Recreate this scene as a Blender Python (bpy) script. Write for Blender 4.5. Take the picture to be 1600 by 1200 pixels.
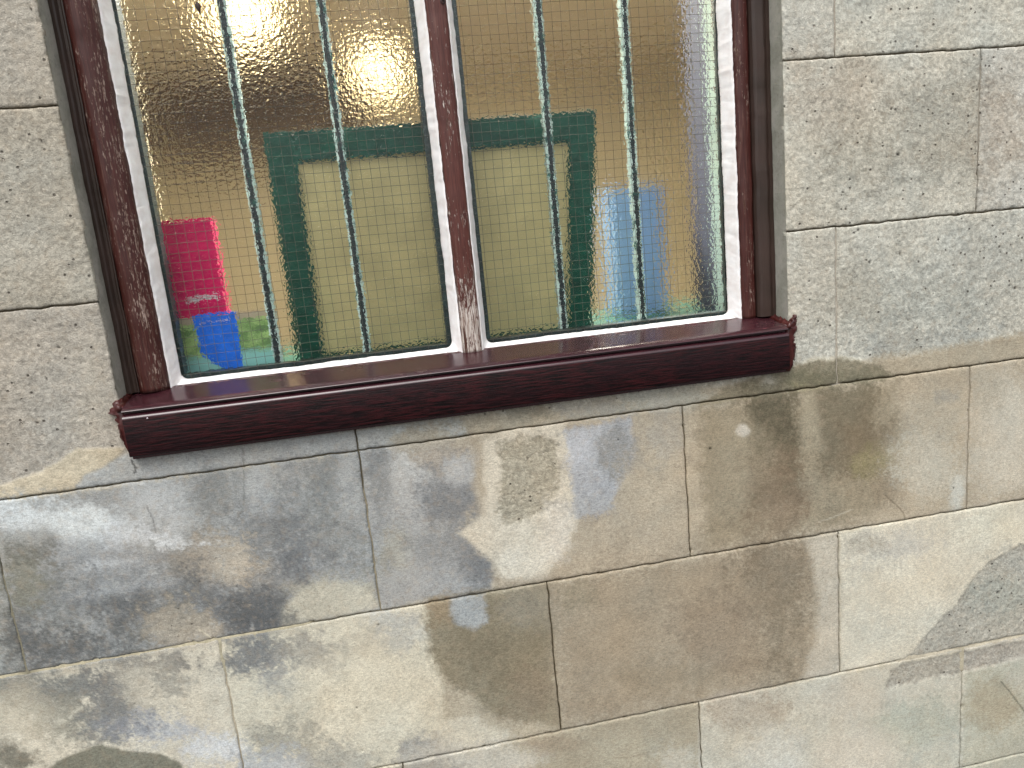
import bpy, math, random
import numpy as np
from mathutils import Matrix, Vector

# ------------------------------------------------------------------ scene, camera, sky, sun, exposure
scene = bpy.context.scene
for ob in list(bpy.data.objects):
    bpy.data.objects.remove(ob)
COL = scene.collection
EYE = 1.5                      # eye height above the pavement


def W(x, y, z):
    """wall measures (right, down from eye height, into the wall) -> world"""
    return (x, z, EYE - y)


cam_d = bpy.data.cameras.new('camera')
cam = bpy.data.objects.new('camera', cam_d)
COL.objects.link(cam)
cam_d.sensor_width = 36.0
cam_d.lens = 1150 / 1600 * 36.0
cam_d.clip_start = 0.02
cam_d.clip_end = 500
_right = Vector((0.979444, -0.178025, -0.094848))
_down = Vector((-0.126460, -0.175588, -0.976308))
_fwd = Vector((0.157153, 0.968233, -0.194492))
_m = Matrix.Identity(4)
for _i in range(3):
    _m[_i][0] = _right[_i]; _m[_i][1] = -_down[_i]; _m[_i][2] = -_fwd[_i]
_m[0][3], _m[1][3], _m[2][3] = 0.0, -1.0, EYE
cam.matrix_world = _m
scene.camera = cam

world = bpy.data.worlds.new('World')
scene.world = world
world.use_nodes = True
wn = world.node_tree
wn.nodes.clear()
sky = wn.nodes.new('ShaderNodeTexSky')
sky.sky_type = 'NISHITA'
sky.sun_disc = False
SUN_EL, SUN_AZ = math.radians(58), math.radians(200)
sky.sun_elevation = SUN_EL
sky.sun_rotation = SUN_AZ
sky.air_density = 1.0
sky.dust_density = 4.0
hsv = wn.nodes.new('ShaderNodeHueSaturation')
hsv.inputs['Saturation'].default_value = 0.22      # cloud cover
bg = wn.nodes.new('ShaderNodeBackground')
bg.inputs['Strength'].default_value = 0.15
wout = wn.nodes.new('ShaderNodeOutputWorld')
wn.links.new(sky.outputs[0], hsv.inputs['Color'])
wn.links.new(hsv.outputs[0], bg.inputs['Color'])
wn.links.new(bg.outputs[0], wout.inputs['Surface'])

sun_d = bpy.data.lights.new('sun', 'SUN')
sun_d.energy = 1.3
sun_d.angle = math.radians(45)
sun_d.color = (1.0, 0.97, 0.92)
sun = bpy.data.objects.new('sun', sun_d)
COL.objects.link(sun)
# sky azimuth: rotation 0 is +Y, clockwise seen from above
_sd = Vector((math.sin(SUN_AZ) * math.cos(SUN_EL), math.cos(SUN_AZ) * math.cos(SUN_EL), math.sin(SUN_EL)))
sun.rotation_euler = _sd.to_track_quat('Z', 'Y').to_euler()

vs = scene.view_settings
vs.view_transform = 'Standard'
vs.look = 'None'
vs.gamma = 1.0
vs.use_curve_mapping = False
vs.exposure = 0.42
scene.cycles.caustics_refractive = True
scene.cycles.caustics_reflective = False
scene.cycles.max_bounces = 12
scene.cycles.transmission_bounces = 10
scene.cycles.glossy_bounces = 4
scene.cycles.diffuse_bounces = 4
scene.cycles.sample_clamp_indirect = 6.0
scene.cycles.use_denoising = True

rng = random.Random(7)


# ------------------------------------------------------------------ small helpers
def lin(c):
    a = np.asarray(c, dtype=np.float64) / 255.0
    return np.where(a <= 0.04045, a / 12.92, ((a + 0.055) / 1.055) ** 2.4)


def lc(*c):
    return tuple(float(v) for v in lin(c)) + (1.0,)


def _hash(ix, iy, seed):
    n = (ix.astype(np.int64) * 374761393 + iy.astype(np.int64) * 668265263 + seed * 974711) & 0x7fffffff
    n = ((n ^ (n >> 13)) * 1274126177) & 0x7fffffff
    return ((n ^ (n >> 16)) & 0xffff) / 65535.0


def vnoise(x, y, seed=0):
    ix, iy = np.floor(x), np.floor(y)
    fx, fy = x - ix, y - iy
    ux, uy = fx * fx * (3 - 2 * fx), fy * fy * (3 - 2 * fy)
    a, b = _hash(ix, iy, seed), _hash(ix + 1, iy, seed)
    c, d = _hash(ix, iy + 1, seed), _hash(ix + 1, iy + 1, seed)
    return (a * (1 - ux) + b * ux) * (1 - uy) + (c * (1 - ux) + d * ux) * uy


def fbm(x, y, size, octaves=3, seed=0):
    """signed noise, about -1..1, features of `size`"""
    v, amp, tot = 0, 1.0, 0
    for o in range(octaves):
        k = 2 ** o / size
        v = v + amp * (vnoise(x * k + 17.3 * o, y * k - 9.1 * o, seed + o) * 2 - 1)
        tot += amp
        amp *= 0.55
    return v / tot * 1.6


def sstep(a, b, x):
    t = np.clip((x - a) / (b - a), 0, 1)
    return t * t * (3 - 2 * t)


def link(name, me, parent=None):
    o = bpy.data.objects.new(name, me)
    COL.objects.link(o)
    if parent is not None:
        o.parent = parent
        if parent.type == 'EMPTY':
            o.matrix_parent_inverse = Matrix.Translation(-_base(parent))
    return o


def _base(o):
    v = Vector((0, 0, 0))
    while o is not None:
        if o.type == 'EMPTY':
            v = v + o.location
        o = o.parent
    return v


def thing(name, label, cat, base, group=None):
    o = bpy.data.objects.new(name, None)
    o.empty_display_size = 0.05
    COL.objects.link(o)
    o.location = W(*base)
    o['label'] = label
    o['category'] = cat
    if group:
        o['group'] = group
    return o


def mesh(name, verts, faces, mat, parent=None, smooth=False, world=True):
    me = bpy.data.meshes.new(name)
    me.from_pydata([W(*v) for v in verts] if world else verts, [], faces)
    me.update()
    for m in (mat if isinstance(mat, (list, tuple)) else [mat]):
        me.materials.append(m)
    if smooth:
        me.polygons.foreach_set('use_smooth', [True] * len(me.polygons))
    fix_normals(me)
    return link(name, me, parent)


def fix_normals(me):
    import bmesh
    bm = bmesh.new()
    bm.from_mesh(me)
    bmesh.ops.recalc_face_normals(bm, faces=bm.faces)
    bm.to_mesh(me)
    bm.free()


def box_vf(x0, x1, y0, y1, z0, z1):
    v = [(x, y, z) for x in (x0, x1) for y in (y0, y1) for z in (z0, z1)]
    f = [(0, 1, 3, 2), (4, 6, 7, 5), (0, 4, 5, 1), (2, 3, 7, 6), (0, 2, 6, 4), (1, 5, 7, 3)]
    return v, f


def join_vf(parts):
    V, F = [], []
    for v, f in parts:
        k = len(V)
        V += v
        F += [tuple(i + k for i in q) for q in f]
    return V, F


def bevel_obj(o, w=0.001, seg=2):
    import bmesh
    bm = bmesh.new()
    bm.from_mesh(o.data)
    bmesh.ops.bevel(bm, geom=bm.edges[:], offset=w, segments=seg, affect='EDGES', profile=0.6)
    bm.to_mesh(o.data)
    bm.free()
    return o


def box(name, x0, x1, y0, y1, z0, z1, mat, parent=None, bev=0.001):
    v, f = box_vf(x0, x1, y0, y1, z0, z1)
    o = mesh(name, v, f, mat, parent)
    if bev:
        bevel_obj(o, bev)
    return o


def extrude_profile(name, prof, along, a0, a1, step, mat, parent, wob=0.0, seed=0, closed=True, matfn=None, smooth=False):
    """prof: (u, w) pairs; along 'y' : u=x, w=z ; along 'x' : u=z, w=y"""
    n = max(2, int(round((a1 - a0) / step)) + 1)
    t = np.linspace(a0, a1, n)
    V, F = [], []
    m = len(prof)
    for i, a in enumerate(t):
        for j, (u, w) in enumerate(prof):
            du = wob * float(fbm(np.array([a * 1000]), np.array([j * 0.35]), 35, 3, seed)[0])
            dw = wob * float(fbm(np.array([a * 1000]), np.array([j * 0.35 + 50]), 28, 3, seed + 5)[0])
            V.append((u + du, a, w + dw) if along == 'y' else (a, w + dw, u + du))
    for i in range(n - 1):
        for j in range(m if closed else m - 1):
            k = (j + 1) % m
            F.append((i * m + j, i * m + k, (i + 1) * m + k, (i + 1) * m + j))
    if closed:
        F.append(tuple(range(m)))
        F.append(tuple((n - 1) * m + j for j in range(m)))
    o = mesh(name, V, F, mat, parent, smooth)
    return o


# ------------------------------------------------------------------ node helper
class Mat:
    def __init__(self, name):
        self.m = bpy.data.materials.new(name)
        self.m.use_nodes = True
        self.t = self.m.node_tree
        self.t.nodes.clear()
        self.out = self.t.nodes.new('ShaderNodeOutputMaterial')
        self.b = self.t.nodes.new('ShaderNodeBsdfPrincipled')
        self.t.links.new(self.b.outputs[0], self.out.inputs['Surface'])
        tc = self.t.nodes.new('ShaderNodeTexCoord')
        self.obj = tc.outputs['Object']

    def put(self, sock, v):
        if hasattr(v, 'is_linked'):
            self.t.links.new(v, sock)
        elif isinstance(v, (tuple, list)) and len(v) == 3 and sock.type == 'RGBA':
            sock.default_value = tuple(v) + (1,)
        else:
            sock.default_value = v

    def scale(self, vec, s):
        n = self.t.nodes.new('ShaderNodeMapping')
        self.put(n.inputs['Vector'], vec)
        n.inputs['Scale'].default_value = s
        return n.outputs[0]

    def noise(self, scale, detail=3, rough=0.55, vec=None, dist=0.0):
        n = self.t.nodes.new('ShaderNodeTexNoise')
        self.put(n.inputs['Vector'], vec if vec is not None else self.obj)
        n.inputs['Scale'].default_value = scale
        n.inputs['Detail'].default_value = detail
        n.inputs['Roughness'].default_value = rough
        n.inputs['Distortion'].default_value = dist
        return n.outputs['Fac']

    def voro(self, scale, vec=None, feature='F1', rnd=1.0):
        n = self.t.nodes.new('ShaderNodeTexVoronoi')
        n.feature = feature
        self.put(n.inputs['Vector'], vec if vec is not None else self.obj)
        n.inputs['Scale'].default_value = scale
        n.inputs['Randomness'].default_value = rnd
        return n.outputs['Distance'], n.outputs['Color'] if feature == 'F1' else None

    def math(self, op, a, b=0.0, clamp=False):
        n = self.t.nodes.new('ShaderNodeMath')
        n.operation = op
        n.use_clamp = clamp
        self.put(n.inputs[0], a)
        self.put(n.inputs[1], b)
        return n.outputs[0]

    def rng(self, v, a, b, c=0.0, d=1.0):
        n = self.t.nodes.new('ShaderNodeMapRange')
        n.interpolation_type = 'SMOOTHSTEP'
        self.put(n.inputs['Value'], v)
        for k, x in (('From Min', a), ('From Max', b), ('To Min', c), ('To Max', d)):
            self.put(n.inputs[k], x)
        return n.outputs['Result']

    def mix(self, fac, a, b, mode='MIX'):
        n = self.t.nodes.new('ShaderNodeMix')
        n.data_type = 'RGBA'
        n.blend_type = mode
        self.put(n.inputs[0], fac)
        self.put(n.inputs[6], a)
        self.put(n.inputs[7], b)
        return n.outputs[2]

    def attr(self, name, kind='Fac'):
        n = self.t.nodes.new('ShaderNodeAttribute')
        n.attribute_name = name
        return n.outputs[kind]

    def sep(self, vec):
        n = self.t.nodes.new('ShaderNodeSeparateXYZ')
        self.put(n.inputs[0], vec)
        return n.outputs

    def bump(self, h, dist, strength=1.0, normal=None):
        n = self.t.nodes.new('ShaderNodeBump')
        self.put(n.inputs['Height'], h)
        self.put(n.inputs['Strength'], strength)
        n.inputs['Distance'].default_value = dist
        if normal is not None:
            self.put(n.inputs['Normal'], normal)
        return n.outputs[0]

    def set(self, **k):
        names = dict(color='Base Color', rough='Roughness', normal='Normal', spec='Specular IOR Level', trans='Transmission Weight', ior='IOR',
                     emit='Emission Color', estr='Emission Strength', metal='Metallic', coat='Coat Weight', crough='Coat Roughness')
        for key, v in k.items():
            self.put(self.b.inputs[names[key]], v)
        return self.m


# ------------------------------------------------------------------ materials
def mat_render():
    a = Mat('cement_render')
    col = a.attr('stain', 'Color')
    ro = a.attr('coarse')
    f1 = a.noise(230, 4, 0.65)
    f2 = a.noise(620, 3, 0.6)
    f3 = a.noise(95, 3, 0.6)
    # coarse aggregate: strong speckle; skim: light trowel grain (stretched sideways)
    g_c = a.math('ADD', a.math('MULTIPLY', a.math('SUBTRACT', f1, 0.5), 1.25), a.math('MULTIPLY', a.math('SUBTRACT', f2, 0.5), 0.9))
    tw = a.noise(380, 3, 0.7, a.scale(a.obj, (0.45, 1, 1.2)))
    g_s = a.math('ADD', a.math('MULTIPLY', a.math('SUBTRACT', tw, 0.5), 1.15), a.math('MULTIPLY', a.math('SUBTRACT', f2, 0.5), 1.1))
    mixg = a.t.nodes.new('ShaderNodeMix')
    a.put(mixg.inputs[0], ro); a.put(mixg.inputs[2], g_s); a.put(mixg.inputs[3], g_c)
    g = mixg.outputs[0]
    k = a.math('ADD', 1.0, g)
    k = a.math('MAXIMUM', k, 0.25)
    cc = a.t.nodes.new('ShaderNodeCombineColor')
    for i in range(3):
        a.put(cc.inputs[i], k)
    c1 = a.mix(1.0, col, cc.outputs[0], 'MULTIPLY')
    # warm / cool grains of sand
    c2 = a.mix(a.math('MULTIPLY', a.rng(f3, 0.45, 0.75), 0.22), c1, lc(176, 158, 134))
    # dark pits and pale grit in the coarse render
    vd, vc = a.voro(150)
    pick = a.sep(vc)
    pit = a.math('MULTIPLY', a.rng(vd, 0.32, 0.16), a.math('GREATER_THAN', pick[0], 0.93))
    pit = a.math('MULTIPLY', pit, a.math('MULTIPLY_ADD', ro, 0.75) if False else a.math('ADD', a.math('MULTIPLY', ro, 0.7), 0.06))
    c3 = a.mix(pit, c2, lc(70, 64, 56))
    grit = a.math('MULTIPLY', a.rng(vd, 0.26, 0.12), a.math('MULTIPLY', a.math('LESS_THAN', pick[1], 0.05), ro))
    c4 = a.mix(a.math('MULTIPLY', grit, 0.5), c3, lc(214, 206, 190))
    hgt = a.math('ADD', a.math('MULTIPLY', f1, 0.8), a.math('MULTIPLY', f2, 0.5))
    hgt = a.math('SUBTRACT', hgt, a.math('MULTIPLY', pit, 1.2))
    bs = a.math('ADD', a.math('MULTIPLY', ro, 0.65), 0.35)
    n = a.bump(hgt, 0.0016, bs)
    return a.set(color=c4, rough=0.9, normal=n, spec=0.2)


def mat_mortar():
    a = Mat('joint_mortar')
    col = a.attr('stain', 'Color')
    f = a.noise(260, 4, 0.6)
    c = a.mix(a.rng(f, 0.3, 0.7), col, lc(92, 84, 66))
    return a.set(color=a.mix(0.7, c, col), rough=0.95, normal=a.bump(f, 0.001, 0.6), spec=0.1)


def mat_reveal():
    a = Mat('reveal_render')
    f = a.noise(240, 4, 0.6)
    g = a.noise(35, 4, 0.6)
    c = a.mix(a.rng(g, 0.35, 0.65), lc(156, 156, 144), lc(178, 176, 166))
    c = a.mix(a.math('MULTIPLY', a.rng(f, 0.5, 0.75), 0.4), c, lc(104, 104, 96))
    return a.set(color=c, rough=0.9, normal=a.bump(f, 0.001, 0.6), spec=0.2)


def mat_plain(name, c, rough=0.7, var=0.12, scale=40, bump=0.0):
    a = Mat(name)
    f = a.noise(scale, 4, 0.6)
    d = tuple(v * (1 - var * 2) for v in c[:3])
    e = tuple(min(1, v * (1 + var)) for v in c[:3])
    col = a.mix(a.rng(f, 0.3, 0.7), d, e)
    if bump:
        return a.set(color=col, rough=rough, normal=a.bump(f, bump, 0.6))
    return a.set(color=col, rough=rough)


def mat_peeling(name, amount, wood_hi=(206, 198, 190), red=(92, 40, 38), height_bias=None, crest=None):
    """old red-brown paint over weathered wood, streaks along the upright grain"""
    a = Mat(name)
    sx = a.scale(a.obj, (1, 1, 0.045))
    g = a.noise(330, 4, 0.65, sx)
    g2 = a.noise(700, 3, 0.6, sx)
    blot = a.noise(28, 4, 0.62, a.scale(a.obj, (1.6, 1, 0.45)))
    fine = a.noise(520, 4, 0.7, a.scale(a.obj, (1, 1, 0.22)))
    s = a.math('ADD', a.math('MULTIPLY', blot, 0.32), a.math('ADD', a.math('MULTIPLY', g, 0.40), a.math('MULTIPLY', fine, 0.55)))
    if height_bias is not None:
        z = a.sep(a.obj)[2]
        s = a.math('ADD', s, a.rng(z, height_bias[0], height_bias[1], height_bias[2], 0.0))
    if crest is not None:
        cx = a.sep(a.obj)[0]
        s = a.math('ADD', s, a.math('MULTIPLY', a.math('LESS_THAN', cx, 0.0), a.rng(cx, crest[0], crest[1], 0.0, crest[2])))
    peel = a.rng(s, amount, amount + 0.045)
    paint = a.mix(a.rng(g2, 0.3, 0.75), lc(*red), lc(int(red[0] * 0.72), int(red[1] * 0.66), int(red[2] * 0.66)))
    paint = a.mix(a.math('MULTIPLY', a.rng(g, 0.5, 0.68), 0.45), paint, lc(114, 82, 72))
    wood = a.mix(a.rng(g2, 0.35, 0.7), lc(*wood_hi), lc(132, 108, 96))
    wood = a.mix(a.rng(g, 0.55, 0.62), wood, lc(74, 46, 36))
    c = a.mix(peel, paint, wood)
    h = a.math('SUBTRACT', a.math('MULTIPLY', g, 0.7), a.math('MULTIPLY', peel, 0.5))
    return a.set(color=c, rough=a.rng(peel, 0, 1, 0.42, 0.85), normal=a.bump(h, 0.0012, 0.7), spec=0.4)


def mat_brown_paint():
    a = Mat('brown_gloss_paint')
    sx = a.scale(a.obj, (1, 1, 0.05))
    g = a.noise(260, 3, 0.6, sx)
    b = a.noise(18, 4, 0.6)
    c = a.mix(a.rng(b, 0.3, 0.7), lc(50, 39, 33), lc(60, 44, 38))
    c = a.mix(a.math('MULTIPLY', a.rng(g, 0.5, 0.7), 0.3), c, lc(74, 62, 56))
    return a.set(color=c, rough=a.rng(b, 0.3, 0.7, 0.38, 0.55), normal=a.bump(g, 0.0006, 0.5), spec=0.45)


def mat_putty():
    a = Mat('white_putty')
    f = a.noise(55, 4, 0.6)
    h = a.noise(170, 3, 0.6)
    c = a.mix(a.rng(f, 0.35, 0.7), lc(250, 249, 249), lc(238, 233, 231))
    return a.set(color=c, rough=0.5, normal=a.bump(a.math('ADD', f, a.math('MULTIPLY', h, 0.3)), 0.0012, 0.5), spec=0.4)


def mat_sill(front):
    a = Mat('mahogany_foil_front' if front else 'mahogany_foil_top')
    v = a.scale(a.obj, (0.06, 1, 1))
    g = a.noise(420, 5, 0.7, v)
    g2 = a.noise(900, 3, 0.6, a.scale(a.obj, (0.1, 1, 1)))
    b = a.noise(22, 3, 0.6, a.scale(a.obj, (0.35, 1, 1)))
    if front:
        c = a.mix(a.rng(g, 0.42, 0.60), lc(8, 4, 5), lc(54, 16, 20))
        c = a.mix(a.math('MULTIPLY', a.rng(b, 0.4, 0.65), 0.55), c, lc(26, 11, 16))
        c = a.mix(a.math('MULTIPLY', a.rng(g2, 0.55, 0.7), 0.3), c, lc(66, 42, 46))
        return a.set(color=c, rough=a.rng(g, 0.3, 0.7, 0.42, 0.6), normal=a.bump(g, 0.0012, 0.8), spec=0.2)
    c = a.mix(a.rng(g, 0.38, 0.62), lc(48, 24, 30), lc(62, 30, 36))
    return a.set(color=c, rough=a.rng(b, 0.3, 0.7, 0.16, 0.28), normal=a.bump(g, 0.0002, 0.3), spec=0.75)


def mat_glass(textured):
    a = Mat('cast_glass_back' if textured else 'cast_glass_front')
    n1 = a.noise(185, 2, 0.5)
    n2 = a.noise(330, 1, 0.5)
    h = a.math('ADD', n1, a.math('MULTIPLY', n2, 0.25))
    if textured:
        nrm = a.bump(h, 0.0017, 1.0)
        return a.set(color=(0.93, 0.97, 0.95), rough=0.02, trans=1.0, ior=1.27, spec=0.3, normal=nrm)
    nrm = a.bump(h, 0.0003, 1.0)
    return a.set(color=(0.97, 0.99, 0.98), rough=0.03, trans=1.0, ior=1.27, spec=0.3, normal=nrm)


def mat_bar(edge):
    a = Mat('painted_light_bar_edge' if edge else 'dark_steel_bar')
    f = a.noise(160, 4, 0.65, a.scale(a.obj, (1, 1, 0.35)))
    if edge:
        c = a.mix(a.rng(f, 0.52, 0.62), lc(226, 248, 242), lc(66, 120, 112))  # light along the bar edges, put into the colour as pale mint
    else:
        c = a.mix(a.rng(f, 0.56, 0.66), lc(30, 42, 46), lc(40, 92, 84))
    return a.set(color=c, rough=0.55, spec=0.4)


def mat_leaflet():
    """printed leaflet: green fields above, pale mint sky-blue band below"""
    a = Mat('leaflet_print')
    z = a.sep(a.obj)[2]
    f = a.noise(60, 4, 0.65, a.scale(a.obj, (0.6, 1, 1.6)))
    green = a.mix(a.rng(f, 0.38, 0.62), lc(112, 150, 84), lc(178, 210, 132))
    green = a.mix(a.math('MULTIPLY', a.rng(f, 0.42, 0.3), 0.6), green, lc(96, 116, 88))
    c = a.mix(a.rng(a.math('ADD', z, a.math('MULTIPLY', f, 0.02)), EYE - 0.125, EYE - 0.110), lc(150, 212, 208), green)
    c = a.mix(a.rng(z, EYE - 0.081, EYE - 0.077), c, lc(186, 170, 146))
    return a.set(color=c, rough=0.35)


M_RENDER = mat_render()
M_MORTAR = mat_mortar()
M_REVEAL = mat_reveal()
M_BROWN = mat_brown_paint()
M_STILE = mat_peeling('peeling_red_paint', 0.70, red=(74, 35, 30), wood_hi=(164, 146, 136), crest=(-0.322, -0.306, 0.055))
M_MULL = mat_peeling('weathered_mullion', 0.715, red=(92, 50, 43), height_bias=(EYE - 0.15, EYE + 0.02, 0.16))
M_PUTTY = mat_putty()
M_SILLF = mat_sill(True)
M_SILLT = mat_sill(False)
M_GF, M_GB = mat_glass(False), mat_glass(True)
M_WIRE = mat_plain('wire_steel', lc(92, 90, 80), 0.5, 0.2, 200)
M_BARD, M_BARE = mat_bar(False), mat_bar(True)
M_SEAL = mat_plain('brown_sealant', lc(70, 30, 28), 0.32, 0.2, 120, 0.001)
M_INNER = mat_plain('dark_green_inner_frame', lc(38, 58, 58), 0.4, 0.25, 60)
M_GREEN = mat_plain('green_painted_frame', lc(6, 84, 68), 0.45, 0.12, 50)
M_PANEL = mat_plain('beige_board', lc(222, 205, 152), 0.8, 0.06, 25)
M_PINK = mat_plain('crimson_card', lc(222, 0, 96), 0.9, 0.1, 60)
M_BLUE = mat_plain('blue_print', lc(0, 116, 255), 0.7, 0.12, 70)
M_PALEB = mat_plain('pale_blue_card', lc(140, 176, 228), 0.8, 0.05, 20)
M_WHITE = mat_plain('white_print', lc(226, 214, 220), 0.5, 0.03, 60)
M_LEAF = mat_leaflet()
M_TAN = mat_plain('tan_wall_paint', lc(206, 195, 164), 0.8, 0.05, 3)
M_CEIL = mat_plain('cream_ceiling_paint', lc(226, 220, 206), 0.8, 0.04, 3)
M_FLOOR = mat_plain('brown_floor', lc(120, 90, 62), 0.5, 0.15, 8)
M_MAUVE = mat_plain('mauve_plaster', lc(76, 78, 100), 0.75, 0.05, 12)
M_MINT = mat_plain('mint_gloss_liner', lc(182, 202, 196), 0.25, 0.05, 12)
M_PAVE = mat_plain('grey_paving', lc(74, 72, 69), 0.9, 0.15, 6, 0.002)
M_DARK = mat_plain('dark_speck', lc(52, 34, 28), 0.6, 0.2, 300)


def mat_emit(name, c, s):
    a = Mat(name)
    return a.set(color=c, emit=c, estr=s, rough=0.4)


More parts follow.
